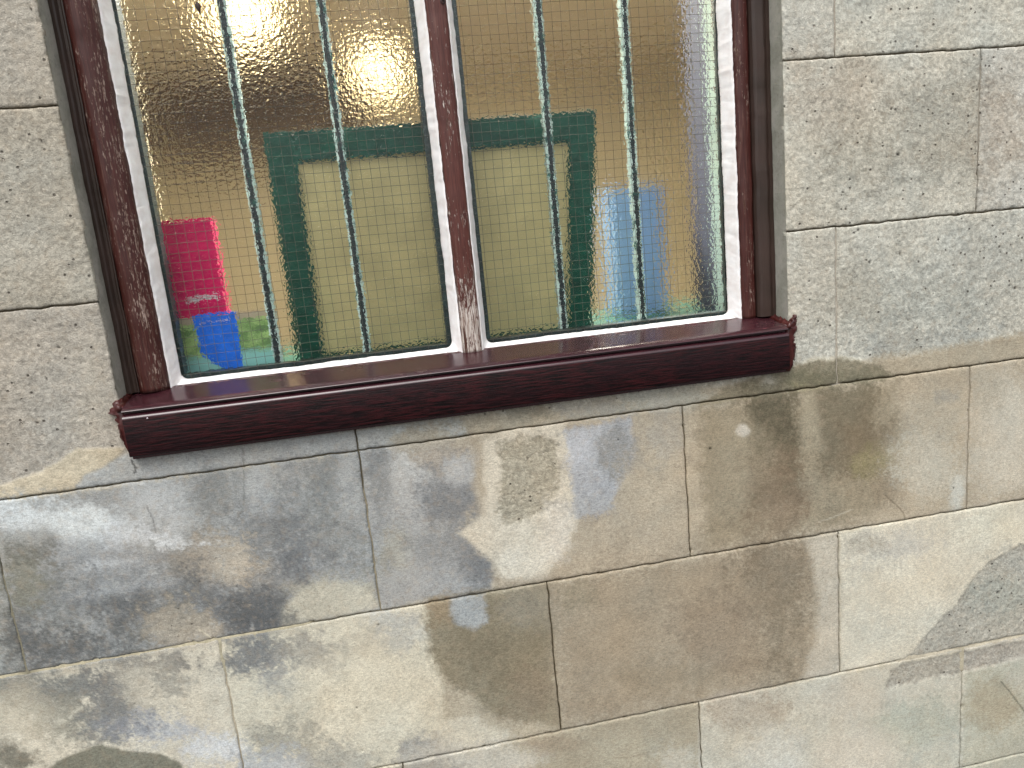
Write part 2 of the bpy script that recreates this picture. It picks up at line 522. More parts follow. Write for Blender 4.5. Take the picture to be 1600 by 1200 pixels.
# ------------------------------------------------------------------ the wall: stains surveyed on its face
STAINS = [  # kind, outline on the wall face in mm (x right, y down from eye height), colour, opacity, softness, waviness, break-up, coarseness
 ('p',[(730,-148),(722,-126),(703,-109),(674,-101),(643,-103),(615,-115),(597,-134),(590,-157),(598,-178),(617,-195),(644,-203),(675,-202),(703,-190),(722,-171)],(173,160,144),0.5,25,30.0,0.4,None),
 ('p',[(964,-88),(953,-53),(921,-26),(873,-14),(820,-18),(773,-38),(741,-69),(730,-104),(741,-138),(772,-163),(817,-176),(868,-173),(916,-155),(950,-125)],(152,148,136),0.5,30,30.0,0.4,None),
 ('p',[(761,-57),(755,-38),(738,-24),(712,-17),(685,-19),(660,-30),(644,-47),(638,-67),(644,-85),(661,-99),(686,-106),(713,-104),(737,-94),(754,-77)],(148,146,134),0.4,25,30.0,0.4,None),
 ('p',[(975,-87),(971,-68),(960,-52),(942,-45),(923,-46),(905,-56),(892,-73),(887,-93),(891,-113),(902,-128),(919,-135),(939,-134),(956,-124),(969,-108)],(174,160,142),0.5,20,22.5,0.4,None),
 ('p',[(667,101),(662,146),(650,181),(633,200),(614,198),(598,175),(587,138),(584,92),(589,49),(601,15),(618,-3),(636,-2),(652,19),(663,56)],(180,170,153),0.5,20,22.5,0.3,None),
 ('p',[(918,166),(905,195),(868,215),(814,223),(756,216),(703,196),(668,168),(656,138),(669,110),(704,91),(755,83),(812,88),(865,107),(903,134)],(150,149,138),0.5,30,30.0,0.4,None),
 ('p',[(1006,106),(1001,131),(983,150),(956,159),(925,156),(897,141),(878,119),(871,93),(877,68),(894,50),(921,41),(951,44),(978,57),(998,80)],(157,153,142),0.4,25,30.0,0.4,None),
 ('p',[(1002,247),(987,256),(945,260),(885,258),(820,250),(762,238),(722,224),(708,212),(722,203),(762,199),(819,201),(884,208),(944,220),(986,234)],(150,150,142),0.5,15,18.0,0.4,None),
 ('p',[(-377,-30),(-385,-10),(-400,4),(-419,12),(-438,10),(-453,-1),(-461,-18),(-461,-38),(-453,-57),(-438,-72),(-420,-79),(-401,-77),(-386,-67),(-377,-50)],(182,172,157),0.4,25,30.0,0.4,None),
 ('p',[(-383,114),(-392,134),(-409,149),(-432,156),(-454,153),(-473,141),(-483,122),(-484,101),(-474,81),(-457,66),(-435,60),(-413,62),(-394,74),(-384,92)],(178,168,152),0.4,25,30.0,0.4,None),
 ('p',[(-407,160),(-413,174),(-426,184),(-442,188),(-458,186),(-471,178),(-479,165),(-480,151),(-473,137),(-461,127),(-445,123),(-429,125),(-416,133),(-408,146)],(160,153,140),0.4,20,30.0,0.4,None),
 ('p',[(-337,-264),(-345,-243),(-358,-226),(-374,-218),(-389,-218),(-401,-229),(-406,-246),(-405,-268),(-398,-288),(-385,-304),(-369,-313),(-354,-312),(-343,-302),(-336,-285)],(176,166,153),0.4,25,30.0,0.4,None),
 ('p',[(-356,134),(-364,162),(-374,184),(-386,196),(-396,194),(-402,180),(-404,156),(-400,128),(-393,100),(-382,79),(-371,68),(-361,69),(-355,82),(-353,105)],(186,176,158),0.5,12,15.0,0.3,None),
 ('p',[(-553,251),(-507,246),(-460,236),(-435,226),(-410,213),(-387,214),(-352,220),(-367,231),(-384,242),(-405,248),(-424,266),(-512,268),(-556,268)],(190,175,146),0.95,1.6,3,0.1,0.05),
 ('p',[(592,229),(615,220),(687,229),(752,249),(819,252),(898,248),(990,251),(1061,252),(1062,267),(991,268),(676,267),(591,268)],(188,178,156),0.9,2,4,0.15,0.1),
 ('p',[(-424,267),(-407,248),(-384,241),(-358,230),(-338,226),(-311,230),(-56,237),(86,237),(105,266),(-59,266),(-278,266)],(150,152,148),0.95,2,2,0.2,0.05),
 ('p',[(-571,268),(-512,268),(-278,266),(-59,266),(64,267),(93,341),(67,410),(108,462),(108,508),(-55,507),(-294,511),(-564,513),(-626,513)],(140,140,137),0.95,7,6,0.3,0.15),
 ('p',[(-408,306),(-416,315),(-433,321),(-457,322),(-482,318),(-503,309),(-516,298),(-520,287),(-512,278),(-495,272),(-472,271),(-447,275),(-426,283),(-412,294)],(170,174,174),0.85,9,12.0,0.35,None),
 ('p',[(-362,331),(-368,340),(-382,346),(-402,347),(-422,344),(-440,336),(-450,326),(-453,316),(-447,307),(-433,301),(-414,300),(-393,303),(-376,310),(-364,320)],(166,170,171),0.8,9,12.0,0.35,None),
 ('p',[(-293,308),(-299,323),(-312,333),(-330,338),(-347,334),(-361,325),(-370,311),(-371,296),(-364,281),(-351,271),(-335,267),(-317,269),(-303,278),(-294,292)],(168,168,167),0.6,12,15.0,0.5,None),
 ('p',[(-464,334),(-472,348),(-487,358),(-506,361),(-526,358),(-542,348),(-551,334),(-553,318),(-545,304),(-530,295),(-512,291),(-492,294),(-476,304),(-466,318)],(150,146,136),0.6,14,15.0,0.4,None),
 ('p',[(-331,384),(-338,397),(-353,406),(-373,408),(-394,404),(-411,395),(-422,382),(-424,368),(-417,355),(-402,347),(-382,344),(-362,347),(-344,357),(-333,370)],(124,125,128),0.6,14,18.0,0.5,None),
 ('p',[(-384,366),(-391,376),(-405,383),(-425,385),(-445,381),(-462,373),(-473,362),(-475,350),(-468,339),(-454,332),(-435,330),(-415,334),(-397,342),(-386,353)],(140,141,142),0.6,14,18.0,0.4,None),
 ('p',[(-303,357),(-306,362),(-313,365),(-322,366),(-332,364),(-340,360),(-346,355),(-347,349),(-344,344),(-337,341),(-328,340),(-318,342),(-310,346),(-304,351)],(186,187,188),0.7,5,8,0.9,None),
 ('p',[(-369,372),(-373,374),(-382,376),(-394,377),(-408,377),(-421,376),(-429,374),(-432,371),(-429,369),(-420,367),(-408,366),(-394,367),(-381,368),(-372,370)],(180,181,183),0.6,3,6,0.9,None),
 ('p',[(-283,332),(-287,343),(-293,351),(-301,354),(-309,353),(-315,347),(-318,338),(-318,327),(-314,316),(-308,308),(-300,305),(-292,306),(-286,312),(-283,321)],(164,163,160),0.6,8,12.0,0.6,None),
 ('p',[(-234,299),(-239,314),(-248,326),(-258,331),(-269,329),(-278,321),(-282,308),(-282,292),(-277,277),(-268,266),(-258,261),(-247,262),(-238,270),(-234,284)],(115,115,110),0.5,12,18.0,0.4,None),
 ('p',[(-126,307),(-132,318),(-148,326),(-168,328),(-190,324),(-209,316),(-221,304),(-224,292),(-218,281),(-203,274),(-182,272),(-160,275),(-141,283),(-129,295)],(150,150,146),0.6,14,15.0,0.4,None),
 ('p',[(-76,324),(-83,348),(-96,365),(-113,373),(-130,370),(-144,357),(-152,336),(-152,312),(-145,290),(-132,272),(-115,264),(-98,267),(-84,280),(-76,300)],(120,122,118),0.7,16,21.0,0.4,None),
 ('p',[(-152,368),(-160,388),(-176,401),(-198,407),(-220,403),(-238,390),(-249,372),(-251,352),(-243,333),(-227,320),(-206,314),(-184,318),(-165,330),(-154,348)],(113,114,114),0.7,18,21.0,0.4,None),
 ('p',[(-67,392),(-76,407),(-94,418),(-119,421),(-146,416),(-169,404),(-183,389),(-186,372),(-178,357),(-160,347),(-136,344),(-109,348),(-86,359),(-71,375)],(128,126,118),0.6,18,18.0,0.4,None),
 ('p',[(-124,421),(-131,445),(-144,463),(-159,471),(-174,468),(-186,455),(-192,434),(-192,409),(-185,385),(-173,368),(-158,359),(-143,362),(-131,375),(-124,396)],(112,114,116),0.7,16,21.0,0.5,None),
 ('p',[(-218,414),(-225,426),(-238,435),(-256,438),(-274,435),(-289,426),(-298,413),(-300,399),(-294,386),(-281,378),(-264,374),(-246,378),(-230,386),(-220,399)],(178,165,146),0.8,10,21.0,0.7,0.6),
 ('p',[(-195,456),(-200,468),(-211,476),(-225,479),(-240,476),(-253,468),(-260,457),(-262,444),(-256,432),(-246,424),(-232,421),(-217,424),(-204,432),(-196,443)],(150,142,130),0.6,10,18.0,0.6,0.4),
 ('p',[(-265,386),(-270,398),(-281,406),(-294,409),(-309,406),(-321,398),(-328,388),(-329,375),(-324,364),(-313,356),(-300,353),(-285,356),(-273,363),(-266,374)],(140,130,116),0.6,12,15.0,0.5,0.3),
 ('p',[(-179,494),(-187,507),(-205,516),(-230,518),(-256,513),(-278,502),(-292,487),(-296,471),(-288,458),(-270,449),(-246,447),(-220,452),(-197,462),(-182,478)],(88,90,93),0.85,12,18.0,0.5,None),
 ('p',[(-241,448),(-247,459),(-260,467),(-278,469),(-296,465),(-311,457),(-321,445),(-322,432),(-316,421),(-304,414),(-287,412),(-268,415),(-253,423),(-243,435)],(98,99,101),0.7,14,18.0,0.5,None),
 ('p',[(-138,457),(-145,467),(-160,473),(-182,474),(-204,469),(-224,461),(-236,450),(-240,438),(-233,429),(-218,423),(-197,422),(-174,426),(-155,434),(-142,445)],(118,118,117),0.6,12,18.0,0.5,None),
 ('p',[(-282,493),(-289,503),(-304,510),(-325,511),(-347,507),(-365,498),(-377,486),(-380,474),(-373,464),(-358,457),(-338,456),(-316,460),(-298,469),(-285,481)],(168,154,134),0.7,8,18.0,0.7,0.5),
 ('p',[(-325,388),(-328,396),(-337,403),(-350,407),(-363,407),(-375,404),(-384,397),(-386,390),(-383,382),(-374,375),(-362,371),(-349,371),(-336,374),(-328,380)],(152,152,151),0.6,4,7.5,0.3,None),
 ('p',[(-302,456),(-313,470),(-340,478),(-377,478),(-415,471),(-448,457),(-469,440),(-474,423),(-463,409),(-437,401),(-402,400),(-364,407),(-330,420),(-308,438)],(104,105,103),0.7,20,21.0,0.45,None),
 ('p',[(-450,418),(-459,440),(-475,457),(-496,464),(-516,460),(-532,446),(-540,425),(-540,401),(-531,379),(-515,363),(-495,356),(-475,360),(-459,373),(-450,394)],(116,117,112),0.6,18,21.0,0.4,None),
 ('p',[(-376,499),(-386,507),(-412,511),(-448,508),(-486,501),(-518,489),(-540,476),(-546,464),(-535,456),(-511,452),(-476,454),(-439,462),(-405,473),(-382,486)],(98,99,96),0.7,14,15.0,0.4,None),
 ('p',[(-320,410),(-327,415),(-348,419),(-377,421),(-409,421),(-437,419),(-456,415),(-463,410),(-456,405),(-436,402),(-408,400),(-376,400),(-347,402),(-327,406)],(150,152,156),0.6,6,8,0.6,None),
 ('p',[(-509,462),(-516,486),(-525,503),(-535,512),(-544,510),(-550,498),(-551,478),(-548,455),(-541,432),(-532,414),(-522,406),(-514,407),(-508,419),(-506,439)],(92,93,92),0.6,12,15.0,0.4,None),
 ('p',[(-482,384),(-488,399),(-496,410),(-507,416),(-517,414),(-524,405),(-528,392),(-527,376),(-522,362),(-513,351),(-503,346),(-493,347),(-485,356),(-482,369)],(136,132,112),0.5,12,15.0,0.4,None),
 ('p',[(-196,471),(-164,452),(-111,450),(-63,461),(-62,501),(-145,505),(-198,503)],(178,170,150),0.9,5,6,0.3,0.1),
 ('p',[(-94,460),(-100,466),(-112,469),(-130,469),(-149,465),(-166,459),(-177,452),(-180,444),(-175,439),(-162,436),(-145,436),(-126,439),(-109,445),(-98,453)],(176,168,148),0.6,8,8,0.5,None),
 ('p',[(-70,480),(-73,492),(-80,501),(-87,505),(-95,504),(-102,497),(-105,486),(-105,473),(-102,461),(-95,452),(-88,448),(-80,449),(-74,456),(-70,467)],(182,176,158),0.5,6,9.0,0.3,None),
 ('p',[(-192,488),(-199,499),(-216,505),(-238,506),(-262,501),(-282,492),(-295,480),(-298,468),(-291,457),(-275,451),(-254,450),(-230,454),(-209,463),(-196,476)],(86,88,90),0.6,12,18.0,0.7,None),
 ('p',[(-357,440),(-363,446),(-377,450),(-397,449),(-418,445),(-436,438),(-447,430),(-451,422),(-445,416),(-431,413),(-412,414),(-391,417),(-372,424),(-360,432)],(92,93,93),0.6,9,13.5,0.6,None),
 ('p',[(-440,495),(-447,502),(-461,506),(-480,506),(-501,501),(-518,494),(-530,485),(-532,476),(-526,470),(-512,466),(-494,466),(-473,470),(-455,477),(-444,486)],(84,86,86),0.6,9,13.5,0.6,None),
 ('p',[(-141,399),(-146,418),(-154,434),(-162,442),(-171,440),(-177,430),(-180,413),(-178,392),(-174,372),(-166,357),(-157,350),(-149,351),(-143,361),(-140,378)],(96,99,104),0.7,9,12.0,0.5,None),
 ('p',[(-427,301),(-432,307),(-446,310),(-465,310),(-484,307),(-502,301),(-513,293),(-516,286),(-510,280),(-497,277),(-478,277),(-459,280),(-441,286),(-430,293)],(188,194,194),0.7,7,10.5,0.5,None),
 ('p',[(-394,312),(-398,318),(-408,323),(-420,324),(-434,322),(-445,317),(-452,309),(-454,302),(-450,294),(-440,290),(-427,289),(-414,291),(-402,296),(-395,304)],(186,193,192),0.7,7,10.5,0.5,None),
 ('p',[(-452,349),(-456,354),(-465,357),(-478,357),(-491,354),(-502,350),(-510,344),(-511,339),(-507,334),(-498,331),(-486,331),(-473,333),(-461,338),(-454,343)],(110,108,98),0.5,6,8,0.8,None),
 ('p',[(-458,334),(-460,339),(-462,342),(-465,344),(-468,343),(-470,341),(-471,337),(-470,332),(-469,328),(-466,325),(-464,323),(-461,324),(-459,326),(-458,330)],(110,108,98),0.5,4,4,0.6,None),
 ('p',[(-234,406),(-238,414),(-246,419),(-256,420),(-267,418),(-276,413),(-282,406),(-283,397),(-280,390),(-272,385),(-261,383),(-250,385),(-241,390),(-236,398)],(188,172,150),0.6,8,18.0,0.9,0.7),
 ('p',[(-294,481),(-299,488),(-310,492),(-325,492),(-340,489),(-354,483),(-363,475),(-365,467),(-360,461),(-350,457),(-335,456),(-319,459),(-305,465),(-296,473)],(176,162,140),0.5,8,18.0,0.9,0.7),
 ('p',[(-246,371),(-251,373),(-265,374),(-284,372),(-306,368),(-325,363),(-337,358),(-342,355),(-336,352),(-323,352),(-303,354),(-282,358),(-263,362),(-250,367)],(196,198,200),0.5,3,7,1.0,None),
 ('p',[(-328,346),(-332,350),(-341,352),(-354,352),(-368,350),(-380,346),(-388,340),(-390,335),(-386,331),(-377,329),(-364,329),(-350,332),(-338,336),(-330,341)],(176,180,186),0.6,6,8,0.8,None),
 ('p',[(-162,261),(-136,265),(-147,398),(-176,392)],(118,121,122),0.5,9,8,0.35,None),
 ('p',[(-89,269),(-65,272),(-68,354),(-95,350)],(160,160,158),0.5,8,8,0.35,None),
 ('p',[(-208,272),(-185,275),(-186,335),(-212,330)],(164,166,166),0.45,8,8,0.35,None),
 ('p',[(-125,267),(-98,271),(-106,386),(-136,380)],(112,114,112),0.45,9,8,0.35,None),
 ('p',[(0,271),(21,274),(18,368),(-6,364)],(176,176,172),0.4,7,8,0.35,None),
 ('p',[(36,309),(31,328),(21,342),(8,349),(-6,347),(-17,336),(-23,319),(-23,300),(-18,281),(-8,267),(5,261),(18,262),(29,273),(36,289)],(172,170,164),0.8,9,12.0,0.4,None),
 ('p',[(-12,269),(-15,276),(-22,281),(-31,282),(-40,281),(-48,277),(-53,270),(-54,263),(-51,256),(-44,251),(-36,250),(-27,251),(-19,255),(-14,262)],(150,152,152),0.5,6,9.0,0.3,None),
 ('p',[(-23,323),(-28,351),(-35,373),(-43,385),(-50,384),(-55,370),(-56,347),(-54,318),(-49,291),(-42,270),(-34,258),(-27,259),(-22,272),(-21,295)],(116,118,116),0.7,7,10.5,0.3,None),
 ('p',[(73,272),(68,280),(54,286),(36,287),(17,284),(0,277),(-12,269),(-15,259),(-9,251),(3,246),(21,245),(41,248),(58,254),(70,263)],(158,148,130),0.8,8,9.0,0.3,None),
 ('p',[(120,307),(113,315),(97,320),(75,321),(51,317),(30,310),(16,301),(12,291),(18,283),(34,278),(56,278),(80,281),(101,288),(115,298)],(160,148,132),0.75,8,9.0,0.3,None),
 ('p',[(54,364),(48,384),(36,399),(20,406),(4,403),(-9,392),(-17,374),(-18,353),(-12,333),(0,318),(15,312),(31,314),(44,325),(52,343)],(158,155,150),0.7,10,15.0,0.6,None),
 ('p',[(1,423),(-4,440),(-13,452),(-25,457),(-36,455),(-46,446),(-52,431),(-52,414),(-48,398),(-39,386),(-27,381),(-15,383),(-6,392),(0,406)],(168,162,146),0.6,10,15.0,0.5,None),
 ('p',[(105,358),(98,378),(84,392),(64,399),(44,395),(27,383),(17,365),(15,344),(22,324),(36,310),(55,303),(75,306),(92,318),(103,336)],(112,114,116),0.85,12,12.0,0.3,None),
 ('p',[(114,321),(110,329),(102,335),(90,338),(78,336),(68,330),(61,322),(59,312),(63,304),(71,298),(82,296),(94,297),(105,303),(112,311)],(160,160,158),0.7,6,9.0,0.3,None),
 ('p',[(128,455),(121,476),(107,491),(87,497),(66,494),(49,480),(38,461),(36,439),(43,419),(57,404),(76,398),(97,402),(114,414),(126,433)],(112,114,116),0.85,12,12.0,0.3,None),
 ('p',[(64,434),(59,451),(47,462),(32,467),(15,464),(2,454),(-7,439),(-8,422),(-2,406),(9,394),(24,389),(40,392),(54,402),(62,417)],(126,126,124),0.7,12,18.0,0.5,None),
 ('p',[(-13,460),(-18,477),(-27,489),(-38,494),(-50,492),(-60,483),(-66,468),(-66,451),(-61,434),(-52,422),(-41,417),(-29,419),(-19,428),(-13,443)],(142,136,122),0.6,12,15.0,0.5,None),
 ('p',[(58,488),(52,498),(35,505),(13,505),(-12,501),(-33,492),(-46,480),(-50,468),(-44,458),(-28,452),(-6,451),(18,456),(40,464),(54,476)],(150,150,148),0.6,12,15.0,0.5,None),
 ('p',[(86,239),(581,241),(989,225),(1062,271),(1077,512),(1002,506),(663,504),(414,503),(186,507),(108,508),(113,463),(93,341),(103,286)],(164,150,127),0.95,6,6,0.25,0.15),
 ('p',[(222,265),(213,271),(189,274),(155,272),(119,267),(87,259),(65,250),(58,242),(67,236),(90,234),(122,235),(159,240),(191,247),(214,256)],(150,142,124),0.6,8,9.0,0.4,None),
 ('p',[(223,246),(219,251),(208,254),(193,255),(177,253),(162,248),(153,242),(150,236),(154,231),(164,228),(179,228),(196,230),(210,234),(220,240)],(138,130,112),0.7,6,6,0.3,None),
 ('p',[(347,263),(340,268),(321,270),(294,269),(264,265),(238,258),(220,252),(214,245),(221,240),(239,238),(266,239),(296,243),(322,249),(341,256)],(154,150,140),0.8,6,5,0.3,None),
 ('p',[(497,269),(488,273),(462,275),(426,272),(386,267),(351,260),(327,252),(319,245),(328,240),(352,239),(388,241),(427,246),(463,254),(488,262)],(160,158,146),0.7,6,5,0.3,None),
 ('p',[(396,260),(394,264),(389,267),(381,267),(372,266),(364,263),(359,259),(357,255),(360,251),(365,248),(373,248),(382,249),(390,252),(395,256)],(176,170,158),0.5,4,4,0.3,None),
 ('p',[(111,278),(156,265),(231,266),(240,306),(250,356),(244,405),(225,452),(185,488),(124,493),(113,468),(79,427),(63,408),(103,387),(109,325)],(192,181,160),0.95,3,4,0.2,0.1),
 ('p',[(136,281),(218,280),(221,342),(209,389),(171,403),(132,412),(121,385),(133,328)],(160,150,128),0.9,4,8,0.6,1.0),
 ('p',[(234,278),(288,274),(332,275),(335,332),(301,389),(283,411),(240,410),(237,344)],(150,151,157),0.9,5,4,0.3,0.05),
 ('p',[(334,320),(331,336),(323,349),(312,355),(301,353),(291,344),(285,329),(284,312),(288,296),(296,284),(306,278),(317,279),(327,288),(333,302)],(134,132,128),0.85,8,9.0,0.3,None),
 ('p',[(269,310),(266,321),(261,329),(253,332),(246,331),(239,325),(235,316),(234,305),(237,294),(242,287),(250,283),(257,284),(264,290),(268,299)],(168,168,176),0.6,6,7.5,0.4,None),
 ('p',[(299,404),(295,410),(285,414),(270,415),(255,412),(241,407),(232,400),(229,392),(233,386),(243,382),(257,381),(273,384),(287,389),(296,396)],(150,148,146),0.7,6,6,0.4,None),
 ('p',[(194,477),(189,488),(177,495),(162,497),(145,494),(130,486),(120,476),(118,464),(123,453),(134,446),(149,444),(166,447),(181,454),(191,465)],(202,194,176),0.6,8,9.0,0.3,None),
 ('p',[(231,433),(227,454),(219,470),(209,478),(198,477),(190,465),(185,447),(185,425),(189,404),(197,388),(207,380),(217,382),(225,393),(230,411)],(198,190,176),0.6,8,9.0,0.3,None),
 ('p',[(354,342),(352,348),(349,352),(344,354),(338,354),(334,350),(331,345),(330,339),(332,333),(335,329),(340,327),(346,328),(350,331),(353,336)],(142,136,124),0.6,3,3,0.2,None),
 ('p',[(430,394),(424,420),(408,439),(387,447),(365,444),(345,428),(333,405),(330,378),(336,353),(351,335),(372,326),(394,330),(413,344),(426,367)],(170,155,130),0.5,16,18.0,0.3,None),
 ('p',[(413,321),(409,338),(400,350),(388,356),(374,354),(363,345),(356,330),(354,313),(358,296),(367,284),(379,278),(392,280),(404,289),(411,304)],(158,150,136),0.5,12,15.0,0.4,None),
 ('p',[(498,244),(592,223),(687,231),(754,257),(763,269),(676,269),(549,273),(426,270)],(132,122,99),0.9,3,4,0.3,0.1),
 ('p',[(644,263),(640,270),(632,274),(619,276),(605,274),(592,269),(583,262),(580,255),(584,249),(592,244),(605,243),(619,245),(632,249),(641,256)],(128,120,84),0.7,5,5,0.3,None),
 ('p',[(560,252),(558,258),(555,263),(551,265),(547,264),(542,261),(540,256),(539,250),(540,244),(543,240),(547,237),(552,238),(556,241),(559,246)],(160,152,136),0.7,3,3,0.3,None),
 ('p',[(441,276),(670,269),(763,271),(787,428),(742,486),(596,500),(435,499)],(144,131,106),0.85,16,12,0.3,0.15),
 ('p',[(515,258),(594,269),(603,453),(513,438)],(104,94,72),0.85,12,8,0.35,None),
 ('p',[(523,252),(586,260),(595,348),(526,337)],(92,84,64),0.6,9,8,0.35,None),
 ('p',[(627,265),(726,278),(740,421),(628,404)],(116,105,82),0.8,14,8,0.35,None),
 ('p',[(747,266),(738,271),(714,272),(679,270),(641,266),(607,259),(584,251),(576,244),(584,240),(607,239),(641,240),(679,245),(714,252),(738,260)],(110,104,82),0.7,7,6,0.4,None),
 ('p',[(580,267),(576,270),(564,272),(548,271),(529,269),(513,265),(501,260),(498,256),(502,253),(513,251),(530,252),(548,254),(565,258),(576,262)],(116,108,86),0.6,6,6,0.4,None),
 ('p',[(603,270),(624,273),(633,363),(609,360)],(160,148,122),0.55,6,8,0.35,None),
 ('p',[(764,382),(759,404),(743,421),(720,428),(696,424),(674,410),(658,390),(653,366),(659,345),(674,329),(696,322),(720,325),(743,338),(758,359)],(120,104,80),0.6,16,18.0,0.3,None),
 ('p',[(759,408),(755,417),(746,423),(732,425),(717,422),(704,416),(695,408),(692,398),(695,389),(704,383),(717,381),(732,384),(746,390),(755,398)],(140,130,86),0.6,9,12.0,0.3,None),
 ('p',[(792,440),(788,458),(778,471),(762,477),(745,474),(729,464),(719,447),(715,428),(719,410),(729,397),(744,391),(761,394),(777,404),(788,421)],(138,122,98),0.6,14,15.0,0.3,None),
 ('p',[(598,431),(593,462),(580,486),(562,498),(543,494),(527,477),(516,450),(512,417),(518,387),(530,364),(548,352),(566,355),(583,372),(594,398)],(134,112,88),0.6,18,18.0,0.35,None),
 ('p',[(546,371),(540,397),(524,416),(503,425),(480,421),(459,406),(446,382),(442,355),(448,330),(463,312),(484,303),(507,306),(528,321),(541,344)],(150,136,110),0.5,16,15.0,0.3,None),
 ('p',[(886,438),(880,466),(863,486),(837,494),(808,490),(783,473),(765,448),(759,419),(765,392),(782,372),(807,364),(835,368),(860,384),(879,409)],(178,169,150),0.8,14,18.0,0.5,None),
 ('p',[(889,347),(885,365),(872,378),(854,384),(834,381),(815,370),(802,354),(797,335),(802,317),(814,304),(832,299),(852,302),(871,312),(884,328)],(168,158,138),0.5,14,15.0,0.4,None),
 ('p',[(877,314),(874,318),(868,321),(859,322),(849,321),(840,317),(833,313),(831,308),(833,304),(839,301),(848,300),(859,302),(868,305),(874,309)],(140,138,130),0.5,5,5,0.3,None),
 ('p',[(894,522),(886,532),(863,538),(830,538),(794,531),(761,521),(739,508),(731,495),(738,485),(761,480),(793,480),(829,486),(862,496),(886,509)],(168,156,134),0.5,12,15.0,0.3,None),
 ('p',[(892,477),(890,491),(886,502),(880,508),(872,506),(865,499),(860,487),(858,472),(860,458),(864,447),(871,442),(878,443),(885,450),(890,463)],(182,182,172),0.6,5,5,0.3,None),
 ('p',[(517,319),(516,323),(512,326),(508,328),(503,327),(498,324),(495,320),(494,316),(496,312),(499,309),(503,307),(508,308),(513,311),(516,315)],(184,174,158),0.95,1.5,2,0.1,None),
 ('p',[(1034,400),(1029,447),(1010,483),(982,500),(949,495),(919,468),(898,427),(890,379),(896,334),(914,300),(941,284),(972,288),(1002,312),(1024,352)],(183,173,154),0.8,16,15.0,0.3,None),
 ('p',[(946,313),(944,331),(938,345),(929,352),(919,350),(909,341),(902,325),(900,307),(901,289),(907,275),(916,268),(926,270),(936,279),(943,294)],(166,156,136),0.6,8,12.0,0.3,None),
 ('p',[(-626,513),(-564,513),(-294,511),(-55,507),(28,503),(-5,799),(-662,680)],(192,183,163),0.95,6,6,0.25,0.15),
 ('p',[(-435,550),(-445,557),(-470,560),(-506,557),(-543,549),(-575,537),(-597,525),(-603,514),(-592,506),(-568,503),(-534,506),(-497,514),(-464,525),(-441,538)],(114,114,108),0.85,12,15.0,0.4,None),
 ('p',[(-379,561),(-387,581),(-404,595),(-425,600),(-446,595),(-463,582),(-473,562),(-474,541),(-465,522),(-449,509),(-429,503),(-408,508),(-390,521),(-380,540)],(108,108,105),0.8,14,18.0,0.45,None),
 ('p',[(-316,540),(-322,546),(-336,548),(-356,547),(-378,542),(-397,536),(-409,528),(-413,520),(-407,515),(-392,512),(-373,513),(-351,518),(-332,524),(-320,532)],(120,116,110),0.8,8,10,0.5,None),
 ('p',[(-457,579),(-464,590),(-479,597),(-499,599),(-519,594),(-537,584),(-548,572),(-550,559),(-542,548),(-528,541),(-508,539),(-488,544),(-470,553),(-459,566)],(142,134,116),0.6,14,15.0,0.4,None),
 ('p',[(-446,611),(-452,621),(-465,627),(-482,628),(-499,624),(-514,616),(-523,605),(-525,593),(-519,584),(-506,578),(-490,576),(-472,580),(-458,588),(-448,600)],(152,146,128),0.6,12,15.0,0.4,None),
 ('p',[(-411,599),(-417,615),(-428,627),(-443,631),(-457,628),(-468,618),(-474,602),(-474,585),(-468,569),(-457,558),(-443,554),(-429,557),(-417,567),(-411,582)],(116,116,112),0.7,12,18.0,0.45,None),
 ('p',[(-540,634),(-545,643),(-554,648),(-566,650),(-578,647),(-588,640),(-594,631),(-595,622),(-591,613),(-582,608),(-570,606),(-558,609),(-547,616),(-541,625)],(116,112,98),0.85,10,12.0,0.3,None),
 ('p',[(-519,565),(-525,581),(-536,592),(-550,596),(-564,593),(-574,583),(-580,569),(-580,552),(-573,537),(-562,526),(-549,521),(-535,524),(-525,534),(-519,549)],(184,172,148),0.6,12,15.0,0.3,None),
 ('p',[(-338,570),(-345,584),(-358,594),(-376,597),(-394,593),(-409,583),(-418,568),(-419,553),(-412,539),(-399,530),(-382,526),(-364,530),(-349,540),(-340,554)],(182,174,156),0.75,8,15.0,0.6,0.5),
 ('p',[(-331,562),(-335,569),(-342,573),(-351,575),(-360,573),(-368,568),(-373,560),(-374,553),(-370,546),(-364,541),(-354,539),(-345,541),(-337,546),(-332,554)],(136,134,126),0.5,8,12.0,0.6,0.4),
 ('p',[(-332,637),(-339,644),(-354,648),(-374,647),(-396,642),(-415,634),(-427,624),(-430,615),(-424,608),(-409,604),(-389,604),(-368,609),(-348,617),(-336,627)],(148,150,158),0.75,10,12.0,0.5,None),
 ('p',[(-377,622),(-382,626),(-394,628),(-410,626),(-428,622),(-444,616),(-454,610),(-457,604),(-452,600),(-441,598),(-424,600),(-406,603),(-390,609),(-380,616)],(112,116,128),0.6,8,8,0.4,None),
 ('p',[(-261,684),(-268,692),(-283,696),(-304,695),(-327,689),(-346,681),(-359,671),(-362,661),(-356,653),(-341,650),(-320,650),(-298,656),(-278,664),(-265,674)],(182,184,190),0.6,10,12.0,0.5,None),
 ('p',[(-547,663),(-519,644),(-488,634),(-460,630),(-428,648),(-388,661),(-366,681),(-355,720)],(120,117,100),0.92,1.5,2,0.1,0.05),
 ('p',[(-191,550),(-197,563),(-210,573),(-228,576),(-246,572),(-261,562),(-270,548),(-272,533),(-266,520),(-253,511),(-236,508),(-218,511),(-202,521),(-193,535)],(98,101,105),0.9,9,13.5,0.5,None),
